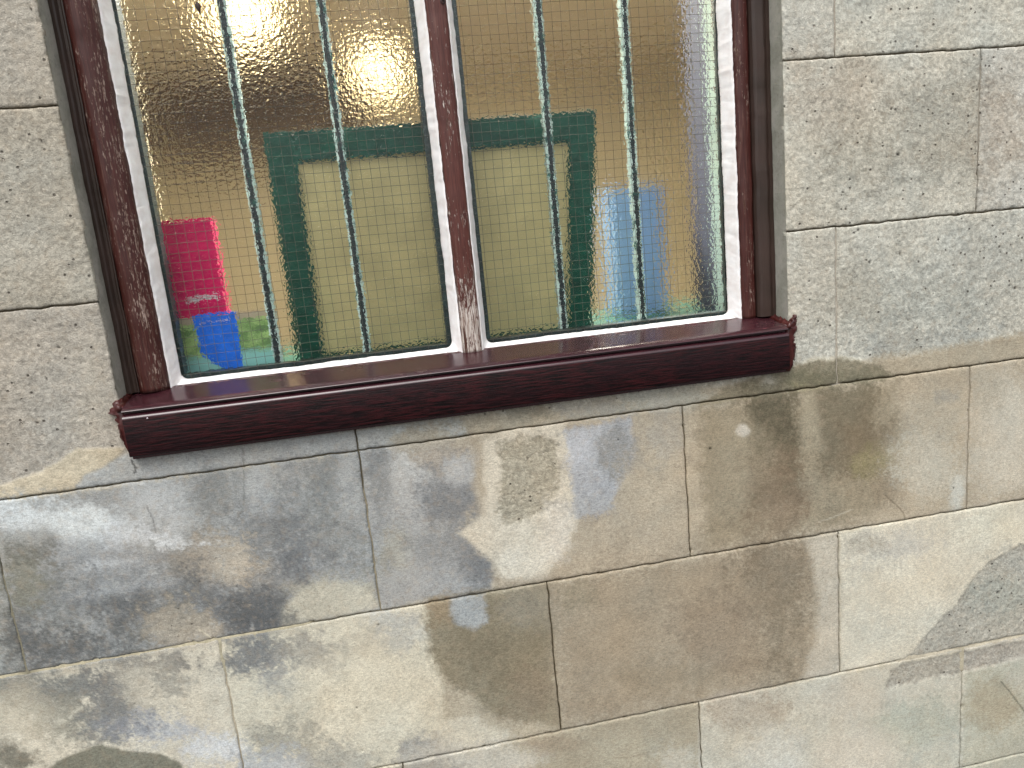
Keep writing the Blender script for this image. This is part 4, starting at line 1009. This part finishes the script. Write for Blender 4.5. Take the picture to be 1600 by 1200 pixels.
# stiles with a rounded face
extrude_profile('stile', [(-0.3330, 0.110), (-0.3330, 0.0375), (-0.3290, 0.0335), (-0.3230, 0.0315), (-0.3150, 0.0325), (-0.3070, 0.0365), (-0.3010, 0.0410), (-0.2985, 0.0445), (-0.2975, 0.0480), (-0.2975, 0.0690), (-0.2975, 0.110)],
                'y', TOP - 0.02, 0.156, 0.005, M_STILE, win, 0.0006, 5, smooth=True)
extrude_profile('stile', [(0.5580, 0.110), (0.5580, 0.0455), (0.5540, 0.0430), (0.5460, 0.0425), (0.5390, 0.0440), (0.5360, 0.0480), (0.5360, 0.0690), (0.5360, 0.110)],
                'y', TOP - 0.02, 0.156, 0.005, M_STILE, win, 0.0006, 6, smooth=True)
extrude_profile('mullion', [(0.1035, 0.110), (0.1035, 0.0480), (0.1050, 0.0452), (0.1110, 0.0438), (0.1180, 0.0434), (0.1250, 0.0440), (0.1300, 0.0455), (0.1315, 0.0480), (0.1315, 0.110)],
                'y', TOP - 0.02, 0.1575, 0.005, M_MULL, win, 0.0005, 8, smooth=True)
box('top_rail', -0.2965, 0.5355, TOP - 0.02, TOP, 0.045, 0.11, M_STILE, win, 0.002)
box('bottom_rail', -0.333, 0.558, 0.1600, 0.205, 0.056, 0.11, M_STILE, win, 0.001)
# screw hole in the mullion's face
rv, rf = [], []
for i in range(16):
    t = 2 * math.pi * i / 16
    for rad, zz in ((0.0033, 0.0434), (0.0022, 0.0428), (0.0019, 0.0446)):
        rv.append((0.1268 + rad * math.cos(t), -0.312 + rad * math.sin(t), zz))
for i in range(16):
    k = (i + 1) % 16
    rf += [(i * 3, k * 3, k * 3 + 1, i * 3 + 1), (i * 3 + 1, k * 3 + 1, k * 3 + 2, i * 3 + 2)]
rf.append(tuple(i * 3 + 2 for i in range(16)))
mesh('screw_hole', rv, rf, M_DARK, win)


def rounded_loop(x0, x1, y0, y1, r, step, n_arc):
    pts = []
    for (cx, cy, a0) in ((x1 - r, y0 + r, -90), (x1 - r, y1 - r, 0), (x0 + r, y1 - r, 90), (x0 + r, y0 + r, 180)):
        for i in range(n_arc + 1):
            t = math.radians(a0 + 90 * i / n_arc)
            pts.append((cx + r * math.cos(t), cy + r * math.sin(t)))
    return pts


def densify(loop, counts):
    out = []
    n = len(loop)
    for i in range(n):
        a, b = loop[i], loop[(i + 1) % n]
        k = counts[i]
        for j in range(k):
            out.append((a[0] + (b[0] - a[0]) * j / k, a[1] + (b[1] - a[1]) * j / k))
    return out


def make_putty(xo0, xo1, xi0, xi1, yb_o, yb_i, seed):
    outer = rounded_loop(xo0, xo1, TOP, yb_o, 0.0025, 0, 6)
    inner = rounded_loop(xi0, xi1, TOP + 0.012, yb_i, 0.0095, 0, 6)
    counts = [max(1, int(math.hypot(outer[i][0] - outer[(i + 1) % len(outer)][0], outer[i][1] - outer[(i + 1) % len(outer)][1]) / 0.0022)) for i in range(len(outer))]
    A, B = densify(outer, counts), densify(inner, counts)
    n = len(A)
    prof = [(0.0, 0.075), (0.0, 0.0), (0.10, -0.0018), (0.3, -0.0012), (0.55, -0.0006), (0.8, -0.0008), (0.95, 0.0006), (1.0, 0.0030)]
    V, F = [], []
    m = len(prof)
    s = 0.0
    for i in range(n):
        ax, ay = A[i]
        bx, by = B[i]
        if i:
            s += math.hypot(ax - A[i - 1][0], ay - A[i - 1][1]) * 1000
        bottom = by > yb_i - 0.004
        q = lambda sz, k: float(fbm(np.array([s]), np.array([k * 7.7]), sz, 3, seed + k)[0])
        ja = 0.0010 * q(22, 1) + 0.0005 * q(5, 2)
        jb = 0.0009 * q(30, 3) + 0.0004 * q(6, 4)
        if bottom:
            ja += 0.0012 * q(26, 5)
        L = math.hypot(bx - ax, by - ay)
        ux, uy = (bx - ax) / L, (by - ay) / L
        za = 0.0480 if not bottom else 0.0540
        zb = 0.0692
        for j, (t, dz) in enumerate(prof):
            off = ja * (1 - t) + jb * t
            wr = 0.0005 * float(fbm(np.array([s]), np.array([t * 9]), 9, 2, seed + 9)[0])
            z = za + (zb - za) * t + dz + wr
            if j == 0:
                z = 0.0735
            elif j == m - 1:
                z = 0.0712
            V.append((ax + (bx - ax) * t + ux * off, ay + (by - ay) * t + uy * off, z))
    for i in range(n):
        k = (i + 1) % n
        for j in range(m - 1):
            F.append((i * m + j, k * m + j, k * m + j + 1, i * m + j + 1))
    return mesh('putty', V, F, M_PUTTY, win, True)


PANES = [(-0.2972, 0.1030, -0.2868, 0.0915), (0.1320, 0.5355, 0.1425, 0.5240)]
for k, (xo0, xo1, xi0, xi1) in enumerate(PANES):
    make_putty(xo0, xo1, xi0, xi1, 0.1588, 0.1490, 200 + 30 * k)
    # wired cast glass: smooth outside, rippled inside
    gx0, gx1, gy0, gy1 = xi0 - 0.006, xi1 + 0.006, TOP + 0.006, 0.1570
    V = [(gx0, gy0, 0.0700), (gx1, gy0, 0.0700), (gx1, gy1, 0.0700), (gx0, gy1, 0.0700), (gx0, gy0, 0.0765), (gx1, gy0, 0.0765), (gx1, gy1, 0.0765), (gx0, gy1, 0.0765)]
    F = [(0, 1, 2, 3), (4, 7, 6, 5), (0, 4, 5, 1), (1, 5, 6, 2), (2, 6, 7, 3), (3, 7, 4, 0)]
    g = mesh('glass_pane', V, F, [M_GF, M_GB], win)
    g.data.polygons[1].material_index = 1
    # square wire mesh of half-inch pitch, a little wavy
    wv, wf = [], []
    P_ = 0.0127
    hw = 0.00027

    def ribbon(pts):
        n0 = len(wv)
        for i, (x, y) in enumerate(pts):
            a_, b_ = pts[max(0, i - 1)], pts[min(len(pts) - 1, i + 1)]
            L = math.hypot(b_[0] - a_[0], b_[1] - a_[1])
            nx_, ny_ = -(b_[1] - a_[1]) / L * hw, (b_[0] - a_[0]) / L * hw
            wv.append((x + nx_, y + ny_, 0.06985)); wv.append((x - nx_, y - ny_, 0.06985)); wv.append((x, y, 0.06950))
        for i in range(len(pts) - 1):
            p, q = n0 + i * 3, n0 + i * 3 + 3
            wf.extend([(p, q, q + 2, p + 2), (p + 2, q + 2, q + 1, p + 1), (p + 1, q + 1, q, p)])

    nxw, nyw = int((xi1 - xi0) / P_) + 1, int((0.1515 - TOP) / P_) + 1
    ox, oy = rng.uniform(0, P_), rng.uniform(0, P_)
    for i in range(nxw):
        x = xi0 + ox + i * P_ - 0.004
        if x < xi1 + 0.001:
            ph, am = rng.uniform(0, 6), rng.uniform(0.0001, 0.0005)
            ribbon([(x + am * math.sin(ph + t * 0.7) + rng.uniform(-1, 1) * 0.00012, TOP + 0.006 + (0.1545 - TOP - 0.006) * t / 60) for t in range(61)])
    for j in range(nyw):
        y = TOP + 0.012 + oy + j * P_
        if y < 0.1535:
            ph, am = rng.uniform(0, 6), rng.uniform(0.0001, 0.0005)
            ribbon([(xi0 - 0.003 + (xi1 - xi0 + 0.006) * t / 32, y + am * math.sin(ph + t * 0.7) + rng.uniform(-1, 1) * 0.00012) for t in range(33)])
    w_ = mesh('wire_mesh', wv, wf, M_WIRE, g)
    w_['kind'] = 'stuff'
    # dark inner frame seen through the edge of the glass
    a0, a1, b1 = xi0 + (0.0030, 0.0065)[k], xi1 - (0.0065, 0.0)[k], 0.1440
    parts = [box_vf(xi0 - 0.007, a0, TOP, b1, 0.0775, 0.098), box_vf(a1, xi1 + 0.007, TOP, b1, 0.0776, (0.0981, 0.0850)[k]),
             box_vf(xi0 - 0.007, xi1 + 0.007, b1 + 0.0002, 0.1598, 0.0774, 0.0979), box_vf(xi0 - 0.007, xi1 + 0.007, TOP - 0.015, TOP - 0.0002, 0.0774, 0.0979)]
    mesh('inner_frame', *join_vf(parts), M_INNER, win)

for bx in (-0.1600, -0.0320, 0.2685, 0.3960):
    n = 90
    V, F = [], []
    for i in range(n + 1):
        yy = TOP + (0.152 - TOP) * i / n
        e = [rng.uniform(-1, 1) * 0.0006 for _ in range(4)]
        V += [(bx - 0.0034 + e[0], yy, 0.1000), (bx + 0.0034 + e[1], yy, 0.1000), (bx + 0.0062 + e[2], yy, 0.1025), (bx + 0.0062 + e[2], yy, 0.1120), (bx - 0.0062 + e[3], yy, 0.1120), (bx - 0.0062 + e[3], yy, 0.1025)]
    for i in range(n):
        for j in range(6):
            k = (j + 1) % 6
            F.append((i * 6 + j, i * 6 + k, (i + 1) * 6 + k, (i + 1) * 6 + j))
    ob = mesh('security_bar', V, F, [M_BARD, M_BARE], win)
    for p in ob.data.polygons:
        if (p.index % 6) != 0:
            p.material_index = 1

# ------------------------------------------------------------------ the sill cover
sill = thing('window_sill', 'glossy mahogany-grained sill cover with a grooved nose under the window', 'window sill', (0.116, 0.232, 0.0))
PR = [(0.056, 0.212), (0.056, 0.1540), (0.052, 0.1546), (0.02, 0.1604), (-0.006, 0.1640), (-0.0085, 0.1645), (-0.0110, 0.1655), (-0.0165, 0.1682), (-0.0172, 0.1692), (-0.0120, 0.1698), (-0.0070, 0.1706),
      (-0.0070, 0.1732), (-0.0125, 0.1739), (-0.0155, 0.1747), (-0.0182, 0.1768), (-0.0190, 0.1788), (-0.0190, 0.2268), (-0.0185, 0.2280), (-0.0170, 0.2285), (-0.0085, 0.2288), (-0.0085, 0.2338), (0.0060, 0.2340), (0.0060, 0.2120)]
so = extrude_profile('sill_board', PR, 'x', -0.3425, 0.5745, 0.012, [M_SILLT, M_SILLF], sill, 0.0, 0, smooth=True)
mprof = len(PR)
for p in so.data.polygons:
    if len(p.vertices) == 4 and 15 <= (p.index % mprof) <= 17:
        p.material_index = 1
    if len(p.vertices) > 4 or (p.index % mprof) in (0, 1, 18, 19, 20, 21, 22):
        p.use_smooth = False
so.data.set_sharp_from_angle(angle=math.radians(50)) if hasattr(so.data, 'set_sharp_from_angle') else None


def ragged_bead(name, x0, x1, yz, r, parent, mat, seed, step=0.002):
    n = int((x1 - x0) / step)
    V, F = [], []
    for i in range(n + 1):
        x = x0 + (x1 - x0) * i / n
        q = lambda sz, k: float(fbm(np.array([x * 1000]), np.array([k * 3.3]), sz, 3, seed + k)[0])
        y, z = yz
        rr = r * (0.8 + 0.45 * q(14, 0) + 0.35 * q(5, 1))
        rr = max(rr, r * 0.12)
        for j in range(8):
            t = 2 * math.pi * j / 8
            V.append((x, y + rr * math.cos(t) * (1.3 if math.cos(t) < 0 else 0.6), z + 0.8 * rr * math.sin(t)))
    for i in range(n):
        for j in range(8):
            k = (j + 1) % 8
            F.append((i * 8 + j, i * 8 + k, (i + 1) * 8 + k, (i + 1) * 8 + j))
    F += [tuple(range(8)), tuple(n * 8 + j for j in range(8))]
    return mesh(name, V, F, mat, parent, True)


ragged_bead('sealant_bead', -0.3460, 0.5780, (0.1562, 0.0505), 0.0018, sill, M_SEAL, 301)


def torn_mastic(outline, z0, z1, seed, depth_fn=None):
    """a smear of mastic with torn edges closing the gap at a sill end"""
    pts = []
    n = len(outline)
    for i in range(n):
        a, b = outline[i], outline[(i + 1) % n]
        k = max(2, int(math.hypot(b[0] - a[0], b[1] - a[1]) / 0.0022))
        for j in range(k):
            pts.append([a[0] + (b[0] - a[0]) * j / k, a[1] + (b[1] - a[1]) * j / k])
    r2 = random.Random(seed)
    for p in pts:
        p[0] += r2.gauss(0, 0.0009)
        p[1] += r2.gauss(0, 0.0009)
    m = len(pts)
    cx, cy = sum(p[0] for p in pts) / m, sum(p[1] for p in pts) / m
    V = [(p[0], p[1], z1) for p in pts] + [(p[0] * 0.97 + cx * 0.03, p[1] * 0.97 + cy * 0.03, z0 + r2.uniform(-1, 1) * 0.0008) for p in pts] + \
        [(p[0] * 0.55 + cx * 0.45, p[1] * 0.86 + cy * 0.14, z0 - 0.0015 + r2.uniform(-1, 1) * 0.0012) for p in pts]
    F = [(i, (i + 1) % m, m + (i + 1) % m, m + i) for i in range(m)] + [(m + i, m + (i + 1) % m, 2 * m + (i + 1) % m, 2 * m + i) for i in range(m)]
    F.append(tuple(2 * m + i for i in range(m)))
    return mesh('end_mastic', V, F, M_SEAL, sill, True)


torn_mastic([(-0.3425, 0.1640), (-0.3425, 0.2330), (-0.3455, 0.2280), (-0.3500, 0.2160), (-0.3540, 0.1950), (-0.3545, 0.1720), (-0.3630, 0.1710), (-0.3560, 0.1640), (-0.3530, 0.1560), (-0.3470, 0.1560)], -0.006, 0.012, 41)
torn_mastic([(0.5745, 0.1620), (0.5745, 0.2330), (0.5800, 0.2360), (0.5860, 0.2300), (0.5895, 0.2180), (0.5925, 0.1980), (0.5900, 0.1800), (0.5945, 0.1760), (0.5930, 0.1640), (0.5955, 0.1500), (0.5880, 0.1560), (0.5800, 0.1640)], -0.006, 0.012, 42)
# mastic run up the reveal at both ends of the sill top
for xa, s in ((-0.3455, 1), (0.5790, -1)):
    V, F = [], []
    for i in range(24):
        t = i / 23
        z = 0.045 - 0.056 * t
        y = 0.1560 + 0.0105 * t
        w = 0.0042 + 0.0014 * float(fbm(np.array([t * 60]), np.array([s * 5.0]), 6, 2, 61)[0])
        V += [(xa - s * 0.0035, y - w * 1.5, z), (xa, y - w * 0.6, z), (xa + s * w, y + 0.0022, z), (xa - s * 0.0035, y + 0.004, z)]
    for i in range(23):
        for j in range(4):
            k = (j + 1) % 4
            F.append((i * 4 + j, i * 4 + k, i * 4 + 4 + k, i * 4 + 4 + j))
    F += [(0, 1, 2, 3), (92, 93, 94, 95)]
    mesh('end_mastic', V, F, M_SEAL, sill, True)
# spot of glint on the sill's front, put in as a pale fleck
V = [(-0.3125 + 0.0011 * math.cos(t), 0.1805 + 0.0009 * math.sin(t), -0.0192) for t in np.linspace(0, 2 * math.pi, 9)[:-1]] + [(-0.3125, 0.1805, -0.0201)]
mesh('painted_glint', V, [(i, (i + 1) % 8, 8) for i in range(8)], M_WHITE, sill)

# ------------------------------------------------------------------ behind the glass
board_sill = box('inner_window_board', -0.40, 0.64, 0.168, 0.190, 0.112, 0.44, M_GREEN, None, 0.003)
board_sill['label'] = 'dark green window board inside, under the framed panel'
board_sill['category'] = 'window board'

# framed board leaning towards the glass
fb = thing('framed_board', 'beige board in a dark green frame leaning behind the window', 'board', (0.1, 0.167, 0.205))


def lean(u, v, d):
    """board coordinates: u right, v up from its foot, d towards the back"""
    t = v / 0.345
    x = -0.1456 + u + 0.0087 * t
    return (x, 0.1675 - v, 0.205 - 0.075 * t + d)


def lean_box(name, u0, u1, v0, v1, d0, d1, mat, parent):
    v, f = box_vf(u0, u1, v0, v1, d0, d1)
    o = mesh(name, [lean(*p) for p in v], f, mat, parent)
    return bevel_obj(o, 0.0012)


BW, BH, FW = 0.4885, 0.344, 0.0415
lean_box('frame_rail', 0, FW, 0, BH, 0, 0.018, M_GREEN, fb)
lean_box('frame_rail', BW - FW, BW, 0, BH, 0, 0.018, M_GREEN, fb)
lean_box('frame_rail', FW + 0.0003, BW - FW - 0.0003, BH - FW, BH - 0.0002, 0.0003, 0.0178, M_GREEN, fb)
lean_box('frame_rail', FW + 0.0003, BW - FW - 0.0003, 0.0002, FW * 0.3, 0.0003, 0.0178, M_GREEN, fb)
lean_box('panel', FW - 0.004, BW - FW + 0.004, 0.004, BH - FW + 0.004, 0.007, 0.013, M_PANEL, fb)

# crimson box with pale lettering
pk = thing('crimson_box', 'upright crimson box with pale lettering behind the left pane', 'box', (-0.27, 0.168, 0.16))
box('body', -0.318, -0.2270, -0.0690, 0.1675, 0.142, 0.168, M_PINK, pk, 0.001)
V, F = [], []
r3 = random.Random(5)
for i in range(9):
    x = -0.2790 + i * 0.0052
    h = r3.uniform(0.006, 0.010)
    y0 = 0.0400 + r3.uniform(-0.002, 0.001)
    v, f = box_vf(x, x + r3.uniform(0.0022, 0.0036), y0, y0 + h, 0.1412, 0.1418)
    k = len(V); V += v; F += [tuple(a + k for a in q) for q in f]
    v, f = box_vf(x - 0.001, x + 0.0042, y0 + h * r3.uniform(0.2, 0.7), y0 + h * 0.7 + 0.0018, 0.1409, 0.1411)
    k = len(V); V += v; F += [tuple(a + k for a in q) for q in f]
mesh('lettering', V, F, M_WHITE, pk)

# leaflet with a blue flag shape in front of it
lf = thing('leaflet', 'green landscape leaflet with a bright blue rectangle below the crimson box', 'leaflet', (-0.24, 0.168, 0.125))
box('sheet', -0.316, -0.168, 0.0690, 0.1675, 0.128, 0.1295, M_LEAF, lf, 0)
bl = [(-0.2712, 0.0660), (-0.2128, 0.0668), (-0.2150, 0.1530), (-0.2240, 0.1530), (-0.2370, 0.1500), (-0.2520, 0.1400), (-0.2640, 0.1280), (-0.2690, 0.1200)]
V = [(x, y, 0.1265) for x, y in bl] + [(x, y, 0.1276) for x, y in bl]
F = [tuple(range(8)), tuple(range(15, 7, -1))] + [(i, (i + 1) % 8, 8 + (i + 1) % 8, 8 + i) for i in range(8)]
bo = mesh('blue_panel', V, F, M_BLUE, lf)
V, F = [], []
for i in range(10):
    x = -0.2625 + i * 0.0040
    v, f = box_vf(x, x + r3.uniform(0.0015, 0.0032), 0.0770 + r3.uniform(-0.0006, 0.0006), 0.0790 + r3.uniform(-0.0004, 0.0008), 0.1258, 0.1263)
    k = len(V); V += v; F += [tuple(a + k for a in q) for q in f]
mesh('lettering', V, F, M_WHITE, bo)

# pale blue box further in
pb = thing('pale_blue_box', 'tall pale blue box blurred behind the right pane', 'box', (0.485, 0.168, 0.37))
box('body', 0.434, 0.534, -0.062, 0.1675, 0.345, 0.40, M_PALEB, pb, 0.003)
box('lid', 0.4325, 0.5355, -0.068, -0.052, 0.3435, 0.4015, M_PALEB, pb, 0.002)

# brown speck on the glass
V, F = [], []
for i, (yy, rr) in enumerate(((-0.3320, 0.0006), (-0.3290, 0.0030), (-0.3255, 0.0034), (-0.3225, 0.0022), (-0.3190, 0.0010), (-0.3165, 0.0003))):
    for j in range(8):
        t = 2 * math.pi * j / 8
        V.append((-0.1850 + rr * math.cos(t) + i * 0.0004, yy, 0.0680 + 0.6 * rr * math.sin(t)))
for i in range(5):
    for j in range(8):
        k = (j + 1) % 8
        F.append((i * 8 + j, i * 8 + k, i * 8 + 8 + k, i * 8 + 8 + j))
sp = mesh('brown_speck', V, F, M_DARK, None, True)
sp['label'] = 'small brown speck stuck to the top left of the glass'
sp['category'] = 'speck'

# ---- the room
RX0, RX1, RZ0, RZ1, RY0, RY1 = -1.40, 1.75, 0.19, 3.2, -0.88, 1.48


def plane_box(name, *a):
    v, f = box_vf(*a[:6])
    o = mesh(name, v, f, a[6])
    o['kind'] = 'structure'
    return o


plane_box('room_floor', RX0 - 0.1, RX1 + 0.1, RY1, RY1 + 0.019, RZ0 + 0.002, RZ1 + 0.1, M_FLOOR)
plane_box('room_ceiling', RX0 - 0.1, RX1 + 0.1, RY0 - 0.10, RY0, RZ0 + 0.002, RZ1 + 0.1, M_CEIL)
plane_box('room_back_wall', RX0 - 0.1, RX1 + 0.1, RY0 + 0.001, RY1 - 0.001, RZ1, RZ1 + 0.1, M_TAN)
plane_box('room_left_wall', RX0 - 0.1, RX0, RY0 + 0.001, RY1 - 0.001, RZ0 + 0.002, RZ1 - 0.001, M_TAN)
plane_box('room_right_wall', RX1, RX1 + 0.1, RY0 + 0.001, RY1 - 0.001, RZ0 + 0.002, RZ1 - 0.001, M_TAN)
# inner lining of the wall with the deep window reveal
RV = (-0.335, 0.5685)
v, f = join_vf([box_vf(RX0, RV[0], RY0 + 0.001, RY1 - 0.001, 0.2065, 0.285), box_vf(RV[1], RX1, RY0 + 0.001, RY1 - 0.001, 0.2065, 0.2852),
                box_vf(RV[0] + 0.0002, RV[1] - 0.0002, RY0 + 0.001, -0.70, 0.2063, 0.2848), box_vf(RV[0] + 0.0002, RV[1] - 0.0002, 0.1905, RY1 - 0.001, 0.2063, 0.2848)])
o = mesh('room_window_wall', v, f, [M_MAUVE, M_TAN])
for p in o.data.polygons:
    if p.center.x < 0.0:
        p.material_index = 1
o['kind'] = 'structure'
box('jamb_liner', RV[1] - 0.001, RV[1] + 0.012, -0.69, 0.167, 0.1105, 0.2055, M_MINT, win, 0.001)
box('jamb_liner', RV[0] - 0.010, RV[0] + 0.001, -0.69, 0.167, 0.1105, 0.2055, M_TAN, win, 0.001)
box('head_liner', RV[0] - 0.010, RV[1] + 0.012, -0.705, -0.6905, 0.1105, 0.2055, M_TAN, win, 0.001)


def globe_lamp(x, y, z, r, s, label):
    t = thing('pendant_lamp', label, 'lamp', (x, RY0, z), 'lit globe lamps hanging inside')
    V, F = [], []
    nu, nv_ = 20, 12
    for i in range(nv_ + 1):
        ph = math.pi * i / nv_
        for j in range(nu):
            th = 2 * math.pi * j / nu
            V.append((x + r * math.sin(ph) * math.cos(th), y - r * math.cos(ph), z + r * math.sin(ph) * math.sin(th)))
    for i in range(nv_):
        for j in range(nu):
            k = (j + 1) % nu
            F.append((i * nu + j, i * nu + k, (i + 1) * nu + k, (i + 1) * nu + j))
    mesh('globe', V, F, mat_emit('lamp_glow', (1.0, 0.80, 0.47), s), t, True)
    box('stem', x - 0.004, x + 0.004, RY0, y - r + 0.004, z - 0.004, z + 0.004, M_BROWN, t, 0.001)
    box('ceiling_rose', x - 0.03, x + 0.03, RY0 + 0.0005, RY0 + 0.012, z - 0.03, z + 0.03, M_BROWN, t, 0.004)
    return t


globe_lamp(-0.315, -0.750, 1.52, 0.105, 1.9, 'bright globe lamp glowing through the left pane near the top edge')
globe_lamp(0.068, -0.535, 1.50, 0.095, 0.42, 'softer golden globe lamp glowing beside the mullion')
# shelf unit added as a dark band on the back wall
ws = thing('added_wall_shelf', 'dark brown shelf unit added as a dark band on the back wall above the crimson box', 'shelf', (-0.45, -0.47, 3.1))
M_SHELF = mat_plain('dark_shelf_wood', lc(138, 112, 76), 0.6, 0.2, 12)
box('back_panel', -0.955, -0.010, -0.845, -0.530, 3.17, 3.198, M_SHELF, ws, 0.002)
for yy in (-0.845, -0.700, -0.552):
    box('shelf_board', -0.953, -0.012, yy, yy + 0.022, 2.95, 3.1695, M_SHELF, ws, 0.002)
for xx in (-0.975, -0.010):
    box('side_panel', xx, xx + 0.020, -0.846, -0.529, 2.949, 3.199, M_SHELF, ws, 0.002)
# unseen ceiling panel added to light the room, above the window's view
cl = thing('added_ceiling_light', 'flat warm ceiling light added out of view to light the room', 'ceiling light', (0.3, RY0, 1.2))
box('light_frame', -0.20, 0.80, RY0 + 0.0005, RY0 + 0.02, 0.75, 1.15, M_WHITE, cl, 0.002)
box('diffuser', -0.17, 0.77, RY0 + 0.0202, RY0 + 0.026, 0.78, 1.12, mat_emit('diffuser_glow', (1.0, 0.94, 0.82), 64.0), cl, 0)
